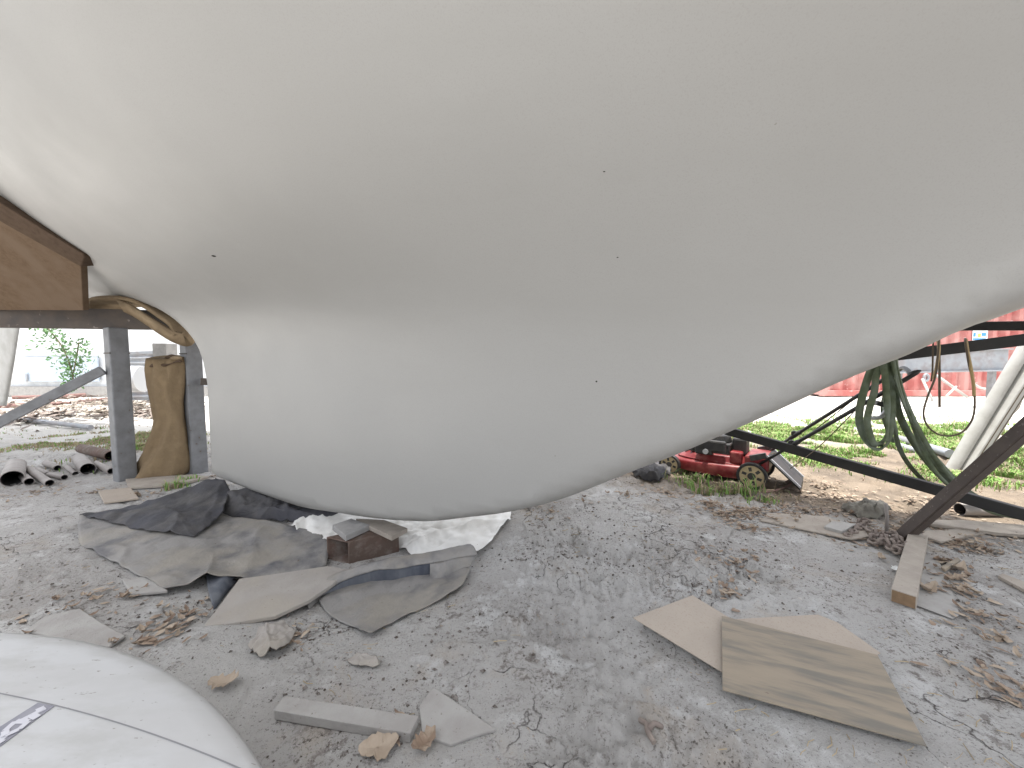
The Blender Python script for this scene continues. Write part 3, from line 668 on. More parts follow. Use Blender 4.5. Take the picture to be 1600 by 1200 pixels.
# chain
def torus_bm(R1, r, stretch_, n=16, m=8):
    V = []; F = []
    for i in range(n):
        q = 2*math.pi*i/n; c = Vector((math.cos(q)*R1*stretch_, math.sin(q)*R1, 0)); rad = Vector((math.cos(q), math.sin(q), 0))
        for j in range(m):
            s_ = 2*math.pi*j/m; V.append(c+rad*math.cos(s_)*r+Vector((0, 0, math.sin(s_)*r)))
    for i in range(n):
        for j in range(m): F.append((i*m+j, i*m+(j+1) % m, ((i+1) % n)*m+(j+1) % m, ((i+1) % n)*m+j))
    return V, F
ch = empty('rusty_chain', G(1370, 850), 'heap of rusty chain lying at the foot of the brown steel prop', 'chain')
cm = bpy.data.meshes.new('link'); v_, f_ = torus_bm(.016, .0075, 1.5); cm.from_pydata([tuple(v) for v in v_], [], f_); cm.polygons.foreach_set('use_smooth', [True]*len(cm.polygons)); cm.materials.append(m_chain)
cpath = smooth_path([G(*p) for p in ((1322, 845), (1333, 836), (1348, 826), (1356, 820), (1346, 818), (1340, 826), (1352, 834), (1366, 842), (1362, 852), (1376, 856), (1388, 848), (1400, 852), (1395, 862), (1408, 868), (1416, 862), (1404, 852), (1392, 842), (1376, 846), (1384, 858), (1400, 870), (1412, 874))], 10)
acc = 0; k = 0; prev = cpath[0]
for i in range(1, len(cpath)):
    acc += (cpath[i]-prev).length; prev = cpath[i]
    if acc > .034 and k < 95:
        acc = 0; t = (cpath[min(i+1, len(cpath)-1)]-cpath[i-1]); yaw = math.atan2(t.y, t.x)
        l = bpy.data.objects.new('link', cm); C.objects.link(l); l.parent = ch
        p = cpath[i]; l.location = Vector((p.x, p.y, g1(p.x, p.y)+.012+.014*(i > 60)+.012*rng.random()))-ch.location
        l.rotation_euler = (R(90*(k % 2)+rng.uniform(-25, 25)), rng.uniform(-.25, .25), yaw+rng.uniform(-.25, .25)); k += 1

# ================================================================== PIPES
def pipe(px0, py0, px1, py1, r, label, mat_=m_pvc, wall=.004, group='grey pipe offcuts on the ground by the cradle', red=False):
    a = G(px0, py0); b = G(px1, py1); a.z = g1(a.x, a.y)+r; b.z = g1(b.x, b.y)+r
    ri = r-wall; e = empty('pipe', (a+b)/2-Vector((0, 0, r)), label, 'pipe', group)
    d = (b-a).normalized(); A_ = d.orthogonal().normalized(); B_ = d.cross(A_); n = 20; V = []
    for rr, p in ((r, b), (r, a), (ri, a), (ri, b)):
        for k in range(n): V.append(p+(A_*math.cos(6.28318*k/n)+B_*math.sin(6.28318*k/n))*rr)
    V1 = V[:]; F = [(j*n+k, j*n+(k+1) % n, (j+1)*n+(k+1) % n, (j+1)*n+k) for j in range(2) for k in range(n)]
    F += [tuple(range(n))]
    o = mo('tube', V1[:3*n], F, mat_, e); smooth_by_angle(o, 50)
    F2 = [(k, (k+1) % n, n+(k+1) % n, n+k) for k in range(n)]
    o = mo('bore', [v for v in V[2*n:4*n]], F2, m_pvcin, e, True)
    return e
pg = [(20, 760, 26, 738, 0.056, 'widest grey pipe offcut at the far left edge, open end facing us'),
      (78, 760, 44, 739, 0.024, 'narrow grey pipe offcut lying just right of the widest pipe'),
      (138, 741, 124, 727, 0.045, 'stout grey pipe offcut left of the cradle post, dark open end facing us'),
      (118, 742, 104, 734, 0.019, 'short thin pipe offcut touching the stout pipe on its left'),
      (101, 750, 62, 738, 0.020, 'thin grey pipe lying crosswise in the middle of the offcuts'),
      (46, 758, 36, 748, 0.026, 'short pipe stub tucked against the right side of the widest pipe'),
      (90, 736, 72, 730, 0.024, 'small pale pipe end lying behind the crosswise pipe'),
      (76, 747, 58, 738, 0.022, 'small pipe end peeping out above the crosswise pipe'),
      (174, 741, 150, 729, 0.024, 'slim pipe offcut running behind the left cradle post')]
for q in pg: pipe(q[0], q[1], q[2], q[3], q[4]*1.15, q[5])
pipe(1499, 805, 1560, 806, .040, 'grey pipe offcut lying under the green straps on the right', group=None)
pipe(174, 722, 128, 710, .05, 'rusty brown pipe section behind the left cradle post', m_rust, group=None)
def rod(name, pts_, r, mat_, label, cat, group=None, n=10):
    o = MB().tube(pts_, r, n).build(name, mat_, None, True); smooth_by_angle(o, 50); tag(o, label, cat, group); return o
def gz(px, py, h): p = G(px, py); return Vector((p.x, p.y, g1(p.x, p.y)+h))
rod('metal_pole', [gz(22, 658, .05), gz(142, 673, .05)], .035, m_galv, 'thin pale metal pole lying on the sunlit ground behind the diagonal brace', 'pole')
for i, (x0, y0, x1, y1, r, lb) in enumerate([(-40, 640, 110, 634, .05, 'long rusty red pipe nearest the diagonal brace on the left'), (85, 624, 152, 619, .06, 'rusty red pipe lying farthest back before the white shed'),
        (120, 631, 240, 622, .05, 'rusty red pipe passing behind the left cradle post'), (20, 624, 92, 622, .05, 'short rusty pipe among the rubble at the far left')]):
    rod('rusty_pipe', [gz(x0, y0, r), gz(x1, y1, r)], r, m_redpipe, lb, 'pipe', 'rusty pipes on the ground behind')

# ================================================================== ROLLED CARPET BY THE POST
cl = empty('carpet_roll', G(255, 747), 'tan carpet roll standing upright and twisted behind the right cradle post', 'carpet roll')
yr = G(255, 744).y+.03
rows = [(558, 236, 284), (575, 233, 287), (600, 234, 287), (630, 241, 285), (655, 244, 287), (680, 236, 291), (700, 228, 292), (715, 218, 293), (728, 212, 293), (738, 204, 292), (746, 201, 284)]
V = []; n = 32; fine = []
for py in np.linspace(558, 746, 40):
    xl = np.interp(py, [r[0] for r in rows], [r[1] for r in rows]); xr = np.interp(py, [r[0] for r in rows], [r[2] for r in rows]); fine.append((py, xl, xr))
for i, (py, xl, xr) in enumerate(fine):
    pl = at(xl, py, yr); prr = at(xr, py, yr); c0 = (pl+prr)/2; hw = (prr-pl)/2
    dep = np.interp(py, [560, 650, 745], [.10, .07, .13]); tw = (py-560)/185*1.1
    for k in range(n):
        q = 2*math.pi*k/n; cx = math.cos(q); sy = math.sin(q)
        fold = .03*math.sin(2*q+3.2*tw+1.0)+.06*max(0, math.sin(3*q-5.5*tw))**4+.03*math.sin(7*q+6*tw)-.05*max(0, math.sin(2*q+4*tw+2))**8+.01*float(vnoise(q*2, py*.05, 3))
        p = c0+hw*cx*(1+fold)+Vector((0, sy*dep*(1+fold*5), 0)); p.z = max(p.z+.02*sy, g1(p.x, p.y)+.003)
        V.append(p)
F = [(i*n+k, i*n+(k+1) % n, (i+1)*n+(k+1) % n, (i+1)*n+k) for i in range(len(fine)-1) for k in range(n)]+[tuple(range(n)), tuple((len(fine)-1)*n+k for k in range(n))]
mo('roll', V, F, m_burlap, cl, True)
for k, (x0, x1, y0, y1) in enumerate(((234, 284, 573, 565), (240, 284, 566, 559), (248, 281, 561, 556))):
    P_ = [at(x0+(x1-x0)*t, y0+(y1-y0)*t-1.5*math.sin(9*t+k), yr-.105+.03*k+.03*math.sin(3*t)) for t in np.linspace(0, 1, 12)]
    MB().tube(P_, [.012+.008*math.sin(2.2*k+7*t) if 0 < t < 1 else .006 for t in np.linspace(0, 1, 12)], 8).build('rolled_edge', m_carpetd if k != 1 else m_pad, cl, True)

# ================================================================== GREEN SLINGS AND HOSE ON THE ARM
gs = empty('lifting_sling', at(1375, 640, 2.2), 'faded green webbing lifting sling hanging in loops and trailing right along the ground', 'sling')
def strap(name, pp, wd, side=(1, 0, .1)):
    P_ = smooth_path([at(x, y, d) if d else G(x, y) for x, y, d in pp], 9)
    sd_ = []
    for i in range(len(P_)):
        k = i/len(P_); a_ = .75*math.sin(7*k+wd*190)+.2
        sd_.append(Vector((side[0]*math.cos(a_)+.0, side[1]-math.sin(a_), side[2])))
    MB().ribbon(P_, wd, .006, sd_).build(name, m_green, gs, True)
strap('loop', [(1378, 545, 2.25), (1364, 570, 2.24), (1353, 600, 2.22), (1344, 635, 2.21), (1343, 662, 2.20), (1351, 685, 2.19), (1366, 700, 2.18), (1381, 698, 2.18), (1391, 680, 2.19), (1394, 640, 2.2), (1391, 600, 2.22), (1382, 560, 2.25)], .036)
strap('loop', [(1388, 545, 2.22), (1370, 585, 2.19), (1366, 612, 2.18), (1358, 640, 2.17), (1355, 660, 2.16), (1359, 678, 2.16), (1366, 693, 2.16), (1376, 694, 2.2), (1386, 676, 2.24), (1392, 630, 2.25), (1396, 590, 2.26), (1394, 552, 2.26)], .032)
strap('band', [(1378, 548, 2.18), (1383, 590, 2.16), (1386, 630, 2.15), (1387, 665, 2.15), (1384, 690, 2.16)], .030)
strap('band', [(1396, 548, 2.20), (1404, 600, 2.22), (1420, 645, 2.24), (1440, 688, 2.26), (1468, 728, 2.28), (1500, 762, 2.30), (1535, 783, 2.30), (1572, 796, 2.28), (1620, 806, 2.2), (1680, 815, 2.1)], .050, (1, .25, .3))
strap('band', [(1388, 548, 2.24), (1396, 605, 2.27), (1406, 650, 2.30), (1428, 692, 2.34), (1455, 730, 2.37), (1480, 757, 2.38), (1510, 778, 2.35), (1545, 797, 2.32), (1590, 807, 2.3), (1680, 822, 2.15)], .036, (1, .25, .2))
strap('band', [(1392, 600, 2.32), (1396, 650, 2.35), (1402, 690, 2.38), (1416, 720, 2.42), (1440, 748, 2.45), (1470, 772, 2.48), (1500, 783, 2.45), (1535, 788, 2.42)], .024, (1, .2, .2))
strap('band', [(1398, 590, 2.18), (1408, 622, 2.2), (1425, 660, 2.2), (1440, 700, 2.22), (1462, 738, 2.22), (1492, 766, 2.26)], .020, (1, .2, .2))
strap('band', [(1386, 600, 2.42), (1378, 630, 2.44), (1383, 660, 2.45), (1396, 690, 2.46), (1400, 672, 2.46), (1392, 640, 2.45)], .022, (1, .2, .2))
strap('band', [(1400, 560, 2.12), (1412, 612, 2.14), (1432, 664, 2.16), (1456, 708, 2.2), (1482, 744, 2.24), (1512, 772, 2.26), (1550, 790, 2.24), (1600, 801, 2.15), (1680, 806, 2.05)], .024, (1, .25, .2))
ho = empty('hanging_hose', at(1485, 600, 2.05), 'tan hose hung in a long loop over the black steel arm', 'hose')
dh = 1.92
P_ = smooth_path([at(x, y, dh+dd) for x, y, dd in ((1466, 540, .16), (1467, 530, .08), (1467, 533, .0), (1465, 560, -.02), (1461, 590, 0), (1450, 618, .02), (1443, 645, .03), (1449, 665, .03), (1465, 678, .03), (1485, 681, .03), (1505, 674, .03), (1519, 655, .03), (1523, 632, .02), (1521, 600, .02), (1514, 570, 0), (1510, 545, -.02), (1508, 531, .0), (1509, 530, .08), (1511, 540, .16))], 8)
MB().tube(P_, .0042, 8).build('thin_loop', m_ropedk, ho, True)
for pp in ([(1465, 527, 1.94), (1467, 545, 1.93), (1464, 570, 1.94), (1459, 592, 1.95)], [(1509, 530, 1.92), (1512, 550, 1.91), (1517, 575, 1.92), (1521, 600, 1.93), (1522, 618, 1.94)]):
    MB().tube(smooth_path([at(*q) for q in pp], 6), .0065, 10).build('hose', m_rope, ho, True)
MB().tube([at(1458, 534, 1.98), at(1457, 580, 1.98), at(1455, 596, 1.98)], .004, 6).build('cord', m_ropedk, ho, True)
rod('hanging_wire', [at(1467, 530, 2.6), at(1468, 580, 2.6), at(1468, 636, 2.6)], .007, m_ropedk, 'short dark wire hanging straight down inside the hose loop', 'wire')

# ================================================================== WHITE MAST SECTIONS
ms = G(1488, 733); d0 = ms.y
def mastp(px, py, dd=0): return at(px, py, d0+dd)
rod('white_mast', [mastp(1486, 735), mastp(1680, 412, -.2)], .046, m_white, 'round white mast tube leaning up to the right beside the red container', 'mast', n=24)
mf = empty('grooved_boom', G(1508, 737), 'flat white grooved boom leaning up to the right beside the round white mast', 'boom')
pA, pB = at(1505, 742, d0-.04), at(1700, 436, d0-.25)
MB().beam(pA, pB, .085, .10, up=(0, 1, 0)).build('boom_profile', m_white, mf, bev=.01)
dpp = (pB-pA).normalized(); sv = Vector((dpp.z, 0, -dpp.x))
for k in (-.022, .022):
    MB().beam(pA+sv*k+Vector((0, -.051, 0)), pB+sv*k+Vector((0, -.051, 0)), .007, .004, up=(0, 1, 0)).build('groove', m_ropedk, mf)
P0 = [pA+sv*(.06+.07)+dpp*t+sv*.02*math.sin(t*9+1)*float(1+vnoise(t*5, 1, 4)*3) for t in np.linspace(0.02, 2.3, 60)]
P1 = [pA+sv*.052+dpp*t for t in np.linspace(0.02, 2.3, 60)]
V = []
for a_, b_2 in zip(P0, P1): V += [a_+Vector((0, .03+.01*math.sin(a_.z*30), 0)), b_2+Vector((0, -.03, 0))]
so_ = mo('ragged_sailcloth', V, [(i*2, i*2+2, i*2+3, i*2+1) for i in range(59)], m_hard, mf, True)
md = so_.modifiers.new('s', 'SOLIDIFY'); md.thickness = .006
# ================================================================== LAWN MOWER
P1 = G(1174, 767); P2 = G(1046, 738); fw = (P2-P1); fw.z = 0; WB = fw.length; fw.normalize(); sdv = Vector((-fw.y, fw.x, 0))
if sdv.y > 0: sdv = -sdv
O = Vector((P1.x, P1.y, g1(P1.x, P1.y)))
def Lm(a, b, c): return O+fw*a+sdv*b+Vector((0, 0, c))
mw = empty('lawn_mower', Lm(.3, -.2, 0), 'red push lawn mower with cream wheel hubs and black folding handle beside the grass', 'lawn mower')
def wheel(a, b, r, near):
    c = Lm(a, b, r); w_ = .045
    e = MB().ring(c, sdv, r, r*.80, w_, 32).build('wheel', m_black, mw, bev=.004); smooth_by_angle(e, 45)
    h_ = MB().cyl(c, sdv, r*.805, w_*.55, 30)
    for k in range(5): pass
    hub = h_.build('rim', m_hub, None); 
    hub.parent = e; hub.name = 'rim'
    hub.location = hub.location-parent_w(e) if e.parent else hub.location
    s_ = MB()
    for k in range(6):
        q = 2*math.pi*k/6+.3; u = fw*math.cos(q)+Vector((0, 0, 1))*math.sin(q); v = -fw*math.sin(q)+Vector((0, 0, 1))*math.cos(q)
        cc = c+sdv*(w_*.29)*near
        pts_ = [cc+u*r*.36-v*r*.10, cc+u*r*.66-v*r*.11, cc+u*r*.66+v*r*.11, cc+u*r*.36+v*r*.10]
        pts_ += [p-sdv*.003*near for p in pts_]
        s_.add(pts_, [(0, 1, 2, 3), (7, 6, 5, 4), (0, 4, 5, 1), (1, 5, 6, 2), (2, 6, 7, 3), (3, 7, 4, 0)])
    s_.cyl(c+sdv*w_*.32*near, sdv, r*.26, .012, 18)
    sp2 = s_.build('hub_slots', m_engine, None); sp2.parent = e; sp2.location = sp2.location-parent_w(e)
    return e
wheel(0, 0, .108, 1); wheel(WB, 0, .092, 1); wheel(0, -.44, .108, -1); wheel(WB, -.44, .092, -1)
# deck: stacked outlines
def outline(sa, sb, a0=.33, b0=-.22, ex=3.2, n=40, nose=.0):
    r_ = []
    for k in range(n):
        q = 2*math.pi*k/n; c_q, s_q = math.cos(q), math.sin(q)
        a_ = a0+sa*math.copysign(abs(c_q)**(2/ex), c_q); b_1 = b0+sb*math.copysign(abs(s_q)**(2/ex), s_q)*(1-.12*max(0, c_q))
        r_.append((a_, b_1))
    return r_
lv = [(.055, .335, .195, .33), (.075, .345, .205, .33), (.13, .345, .20, .33), (.142, .335, .19, .33), (.146, .315, .175, .33), (.150, .30, .165, .33), (.185, .255, .15, .31), (.205, .235, .14, .30), (.215, .20, .12, .30)]
V = []; n = 40
for z, sa, sb, a0 in lv: V += [Lm(a_, b_1, z+(.0 if z < .1 else .02*(1-(a_/.7)))) for a_, b_1 in outline(sa, sb, a0)]
F = [(i*n+k, i*n+(k+1) % n, (i+1)*n+(k+1) % n, (i+1)*n+k) for i in range(len(lv)-1) for k in range(n)]+[tuple((len(lv)-1)*n+k for k in range(n)), tuple(range(n))]
dk = mo('deck', V, F, m_red, mw, True); smooth_by_angle(dk, 50); bevel(dk, .004)
MB().tube([Lm(a_, b_1, .165) for a_, b_1 in outline(.29, .165)]+[Lm(*outline(.29, .165)[0], .165)], .007, 8).build('deck_rib', m_red, mw, True)
MB().beam(Lm(-.02, -.05, .20), Lm(-.02, -.39, .20), .17, .12).build('rear_housing', m_red, mw, bev=.02)
MB().beam(Lm(.13, -.06, .22), Lm(.13, -.16, .22), .09, .10).build('height_bracket', m_red, mw, bev=.012)
en = MB().beam(Lm(.18, -.22, .26), Lm(.46, -.22, .26), .24, .12).build('engine', m_engine, mw, bev=.012)
def sub(mb, nm, m_, par, **k):
    o = mb.build(nm, m_, None, **k); o.parent = par; o.location = o.location-parent_w(par); return o
for i in range(5): sub(MB().beam(Lm(.47+.001*i, -.10, .225+i*.018), Lm(.47+.001*i, -.34, .225+i*.018), .05, .006), 'cooling_fin', m_engine, en)
MB().cyl(Lm(.31, -.22, .352), (0, 0, 1), .125, .07, 28, .11).build('recoil_cover', m_black, mw, bev=.012)
MB().cyl(Lm(.31, -.22, .392), (0, 0, 1), .07, .014, 24, .055).build('grey_cap', m_galv, mw)
MB().beam(Lm(.12, -.14, .30), Lm(.12, -.30, .30), .11, .15).build('fuel_tank', m_black, mw, bev=.02)
MB().beam(Lm(.30, -.06, .26), Lm(.44, -.06, .26), .07, .08).build('air_filter', m_black, mw, bev=.012)
MB().cyl(Lm(.35, -.02, .25), sdv, .022, .02, 16).build('carburettor_cap', m_alu, mw)
MB().beam(Lm(.53, -.15, .22), Lm(.53, -.29, .22), .06, .06).build('muffler', m_engine, mw, bev=.01)
# handle: two lower tubes, two knobs, upper bail
hr = at(1345, 628, 2.50); hr2 = at(1335, 650, 2.35)
h0 = Lm(-.04, -.40, .22); h1 = Lm(-.04, -.04, .20)
e1 = at(1398, 582, 2.42); e2 = at(1416, 592, 2.22)
m1 = h0.lerp(e1, .30); m2 = h1.lerp(e2, .30)
MB().tube([h0, m1], .011, 10).build('lower_handle', m_black, mw, True); MB().tube([h1, m2], .011, 10).build('lower_handle', m_black, mw, True)
MB().tube(smooth_path([m1, h0.lerp(e1, .9), e1, at(1412, 575, 2.33), e2+Vector((.02, 0, .03)), e2, m2], 5), .0125, 10).build('upper_handle', m_black, mw, True)
for p, q in ((m1, h0), (m2, h1)):
    d = (p-q).normalized(); MB().tube([p-d*.07, p-d*.06, p+d*.04, p+d*.05], [.012, .017, .017, .012], 10).build('handle_grip', m_black, mw, True)
    MB().cyl(p+Vector((0, 0, .02))-d*.02, sdv, .022, .03, 14).build('wing_knob', m_black, mw, bev=.004)
MB().beam(at(1366, 629, 2.32), at(1384, 633, 2.30), .07, .03).build('control_lever', m_black, mw, bev=.006)
MB().tube(smooth_path([at(1361, 653, 2.32), at(1375, 652, 2.30), at(1386, 640, 2.29), at(1396, 628, 2.3)], 5), .012, 8).build('lever_bail', m_alu, mw, True)
cb = smooth_path([h0.lerp(e1, .8), h0.lerp(e1, .5)-Vector((0, 0, .05)), h0.lerp(e1, .25)-Vector((0, 0, .09)), Lm(-.02, -.2, .24)], 8)
MB().tube(cb, .0035, 6).build('cable', m_ropedk, mw, True)
cb = smooth_path([h1.lerp(e2, .75), h1.lerp(e2, .5)-Vector((0, 0, .12)), at(1235, 732, 2.6)], 8)
MB().tube(cb, .003, 6).build('cable', m_ropedk, mw, True)
MB().beam(Lm(.20, -.05, .30), Lm(.42, -.05, .30), .05, .10).build('engine_shroud', m_black, mw, bev=.015)
MB().beam(Lm(.02, -.02, .245), Lm(-.09, -.02, .285), .03, .045).build('handle_bracket', m_engine, mw, bev=.004)
MB().beam(Lm(.02, -.42, .245), Lm(-.09, -.42, .285), .03, .045).build('handle_bracket', m_engine, mw, bev=.004)
f0, f1 = Lm(-.09, -.05, .27), Lm(-.31, -.05, .06); g0, g1_ = Lm(-.09, -.40, .27), Lm(-.31, -.40, .06)
flp = MB().add([f0, f1, g1_, g0]+[p+Vector((0, 0, -.02)) for p in (f0, f1, g1_, g0)], [(0, 1, 2, 3), (7, 6, 5, 4), (0, 4, 5, 1), (1, 5, 6, 2), (2, 6, 7, 3), (3, 7, 4, 0)]).build('rear_flap', m_black, mw, bev=.004)
for p, q in ((f0, f1), (g0, g1_)): MB().beam(p+Vector((0, 0, .008)), q+Vector((0, 0, .008)), .022, .012).build('flap_edge', m_alu, mw)
rp = smooth_path([G(1228, 757)+Vector((0, 0, .02)), G(1238, 752)+Vector((0, 0, .03)), G(1232, 762)+Vector((0, 0, .02)), G(1205, 770)+Vector((0, 0, .01)), G(1180, 772)+Vector((0, 0, .012)), G(1160, 765)+Vector((0, 0, .01)), G(1145, 760)+Vector((0, 0, .01))], 8)
o = MB().tube(rp, .006, 8).build('red_cord', m_redpipe, None, True); tag(o, 'thin reddish cord lying around the near rear wheel of the mower', 'cord')
# dark stump / bracket just under the hull edge, left of the mower
o = cloth('soil_lump', [(985, 740, .02), (1000, 727, .06), (1025, 722, .07), (1045, 728, .05), (1048, 742, .02), (1030, 752, .005), (1000, 750, .005)], (1018, 738, .09), m_tarpd, wr=.03, wf=14, seed=66,
          label='dark clod of earth and debris below the hull beside the front of the mower', cat='clod', nb=70, nr=14)

# ================================================================== BACKGROUND RIGHT: CONTAINER
cn = empty('shipping_container', at(1600, 620, 11), 'faded red corrugated shipping container across the sunlit yard', 'container')
def Gf(px, y): return Vector(((px-800)/FPX*y, y, 0))
x0, x1, yc, H_ = 8.9, 21.1, 11.0, 2.75
V = []; per = .36; xs = []
x = x0+.12
while x < x1-.12:
    for dx, dy in ((0, 0), (.11, 0), (.15, .10), (.27, .10)): xs.append((x+dx, yc+dy))
    x += .36
for xx, yy in xs: V += [(xx, yy, .17), (xx, yy, H_-.12)]
F = [(2*i, 2*i+2, 2*i+3, 2*i+1) for i in range(len(xs)-1)]
mo('corrugated_side', V, F, m_cont, cn)
MB().beam((x0, yc+.02, .10), (x1, yc+.02, .10), .12, .16).build('bottom_rail', m_cont, cn, bev=.01)
MB().beam((x0, yc+.02, H_-.06), (x1, yc+.02, H_-.06), .12, .12).build('top_rail', m_cont, cn, bev=.01)
for xx in (x0+.06, x1-.06): MB().beam((xx, yc+.02, .02), (xx, yc+.02, H_), .14, .16, up=(0, 1, 0)).build('corner_post', m_cont, cn, bev=.01)
MB().beam((x0+.02, yc+1.3, H_-.01), (x1-.02, yc+1.3, H_-.01), 2.4, .02).build('roof', m_cont, cn)
MB().beam((x0+.02, yc+2.5, H_/2), (x1-.02, yc+2.5, H_/2), .05, H_-.1).build('back_side', m_cont, cn)
for xx in (x0+.02, x1-.02): MB().beam((xx, yc+.1, H_/2), (xx, yc+2.45, H_/2), .05, H_-.1).build('end_wall', m_cont, cn)
m_st1 = mat('sticker_blue', (.05, .25, .55), .6); m_st2 = mat('sticker_white', (.8, .82, .82), .6); m_st3 = mat('sticker_yellow', (.75, .55, .12), .6)
def rect_at(p0, p1, y, nm, m_, par, th=.006):
    a = at(*p0, y); b = at(*p1, y)
    return MB().add([(a.x, y, a.z), (b.x, y, a.z), (b.x, y, b.z), (a.x, y, b.z), (a.x, y+th, a.z), (b.x, y+th, a.z), (b.x, y+th, b.z), (a.x, y+th, b.z)],
        [(0, 1, 2, 3), (7, 6, 5, 4), (0, 4, 5, 1), (1, 5, 6, 2), (2, 6, 7, 3), (3, 7, 4, 0)]).build(nm, m_, par)
st = rect_at((1519, 532), (1544, 515), yc-.012, 'sticker', m_st2, cn)
for nm, a_, b_1, m_ in (('sticker_band', (1520, 531), (1541, 528.5), m_st1), ('sticker_mark', (1521, 526), (1525, 520), m_st1), ('sticker_mark', (1534, 525), (1541, 520), m_st1), ('sticker_spot', (1528, 527), (1533, 521), m_st3)):
    o = rect_at(a_, b_1, yc-.018, nm, m_, None, .004); o.parent = st; o.location = o.location-parent_w(st)
# steel beam on trestles in front of it
sb_ = empty('galvanised_beam', at(1480, 585, 8.6), 'long pale grey steel girder raised on posts in front of the red container', 'girder')
yb2 = 8.6
gA = at(1392, 566, yb2); gB = at(1573, 562, yb2)
MB().beam(gA, gB, .05, .44).build('web', m_galv, sb_, bev=.004)
for s_ in (-1, 1): MB().beam(gA+Vector((0, 0, s_*.235)), gB+Vector((0, 0, s_*.235)), .22, .03).build('flange', m_galv, sb_, bev=.004)
for px in (1412, 1560):
    p = at(px, 560, yb2+.12); MB().beam((p.x, p.y+.1, -.1), (p.x, p.y+.1, p.z-.28), .1, .1, up=(0, 1, 0)).build('post', m_steel, sb_, bev=.004)
def bpole(pp, y, r, lb, nm='white_pole', m_=m_white, cat='pole'):
    o = MB().tube([at(px, py, y+dy) for px, py, dy in pp], r, 8).build(nm, m_, None, True); tag(o, lb, cat); return o
bpole([(1462, 586, 0), (1512, 621, -.2)], 10.4, .035, 'thin white pole leaning down to the right against the red container')
bpole([(1441, 592, .1), (1457, 626, -.3)], 10.3, .03, 'thin white pole leaning steeply against the red container')
bpole([(1494, 604, 0), (1478, 620, -.3)], 10.1, .025, 'short white pole crossing under the leaning poles by the container')
o = MB().tube(smooth_path([at(1520, 598, 10.5), at(1532, 606, 10.45), at(1545, 607, 10.4), at(1560, 601, 10.4), at(1566, 594, 10.4)], 6), .03, 8).build('white_rope', m_white, None, True); tag(o, 'white rope sagging in front of the red container', 'rope')
o = rect_at((1443, 536), (1476, 524), 10.3, 'plywood_board', m_ply, None, .03); tag(settle(o), 'pale board above the girder near the hull edge, left end of the red container', 'board')
o = rect_at((1566, 548), (1600, 538), 10.85, 'tan_board', m_ply, None, .03); tag(settle(o), 'small tan board on the container side just above the girder at the right', 'board')
o = MB().tube(smooth_path([at(1447, 590, 10.6)+Vector((.06*math.cos(q), 0, .09*math.sin(q))) for q in np.linspace(0, 6.28, 9)], 4), .035, 8).build('coiled_pot', m_galv, None, True); tag(o, 'small round grey fitting hanging on the container wall behind the hose', 'fitting')
# grey post under the strap, far grey pipes on the grass
rod('grass_pipe', [gz(1404, 695, .07), gz(1484, 716, .07)], .045, m_galv, 'grey pipe lying in the grass behind the green straps', 'pipe')
rod('grass_pipe', [gz(1404, 703, .05), gz(1440, 711, .05)], .035, m_galv, 'shorter grey pipe lying beside the long one in the grass', 'pipe')

# ================================================================== BACKGROUND LEFT: WHITE SHED AND BITS
sh = empty('white_shed', (-11, 11.5, 0), 'white sheet metal shed with a pale blue lower panel beyond the stern', 'shed')
V = []; xs = np.arange(-21, -1.5, .18)
for i, xx in enumerate(xs): V += [(xx, 11.2+.03*(i % 2), .12), (xx, 11.2+.03*(i % 2), 3.2)]
mo('wall', V, [(2*i, 2*i+2, 2*i+3, 2*i+1) for i in range(len(xs)-1)], m_wall, sh)
MB().beam((-21, 13, 3.25), (-1.5, 13, 3.25), 4.2, .08).build('roof', m_wall, sh)
MB().beam((-21, 11.12, .16), (-1.5, 11.12, .16), .1, .26).build('plinth', m_conc, sh)
o = rect_at((28, 596), (152, 558), 11.1, 'lower_panel', m_bluewall, sh, .03)
o = rect_at((40, 596), (42, 584), 11.05, 'panel_joint', m_galv, sh, .02)
cs = empty('corrugated_sheets', at(220, 600, 8.8), 'stack of grey corrugated sheets standing behind the left cradle post', 'metal sheets')
V = []
zs_ = np.linspace(.12, 1.22, 40)
for i, z in enumerate(zs_):
    for px in (193, 246): p = at(px, 600, 8.8); V.append((p.x, 8.8+.03*math.sin(i*1.6)+.1*z, z))
o = mo('ribbed_sheet', V, [(2*i, 2*i+1, 2*i+3, 2*i+2) for i in range(39)], m_galv, cs, True); md = o.modifiers.new('s', 'SOLIDIFY'); md.thickness = .01
MB().beam(at(190, 552, 8.7), at(250, 550, 8.7), .08, .06).build('top_batten', m_galv, cs, bev=.005)
dr_ = empty('metal_drum', at(203, 605, 7.9), 'pale metal drum lying in front of the corrugated sheets', 'drum')
MB().cyl(at(204, 592, 7.9), (1, .2, 0), .27, .45, 28).build('barrel', m_alu, dr_, bev=.01)
MB().ring(at(204, 592, 7.9), (1, .2, 0), .28, .265, .03, 28).build('hoop', m_galv, dr_)
fp = empty('capped_post', at(259, 610, 5.2), 'white post with a square grey cap standing behind the carpet roll', 'post')
p = at(259, 560, 5.2); MB().beam((p.x, 5.2, -.1), (p.x, 5.2, p.z-.02), .14, .14, up=(0, 1, 0)).build('post', m_white, fp, bev=.006)
q = at(258, 547, 5.18); MB().beam((q.x, 5.18, q.z-.09), (q.x, 5.18, q.z+.085), .18, .18, up=(0, 1, 0)).build('cap', m_conc, fp, bev=.008)

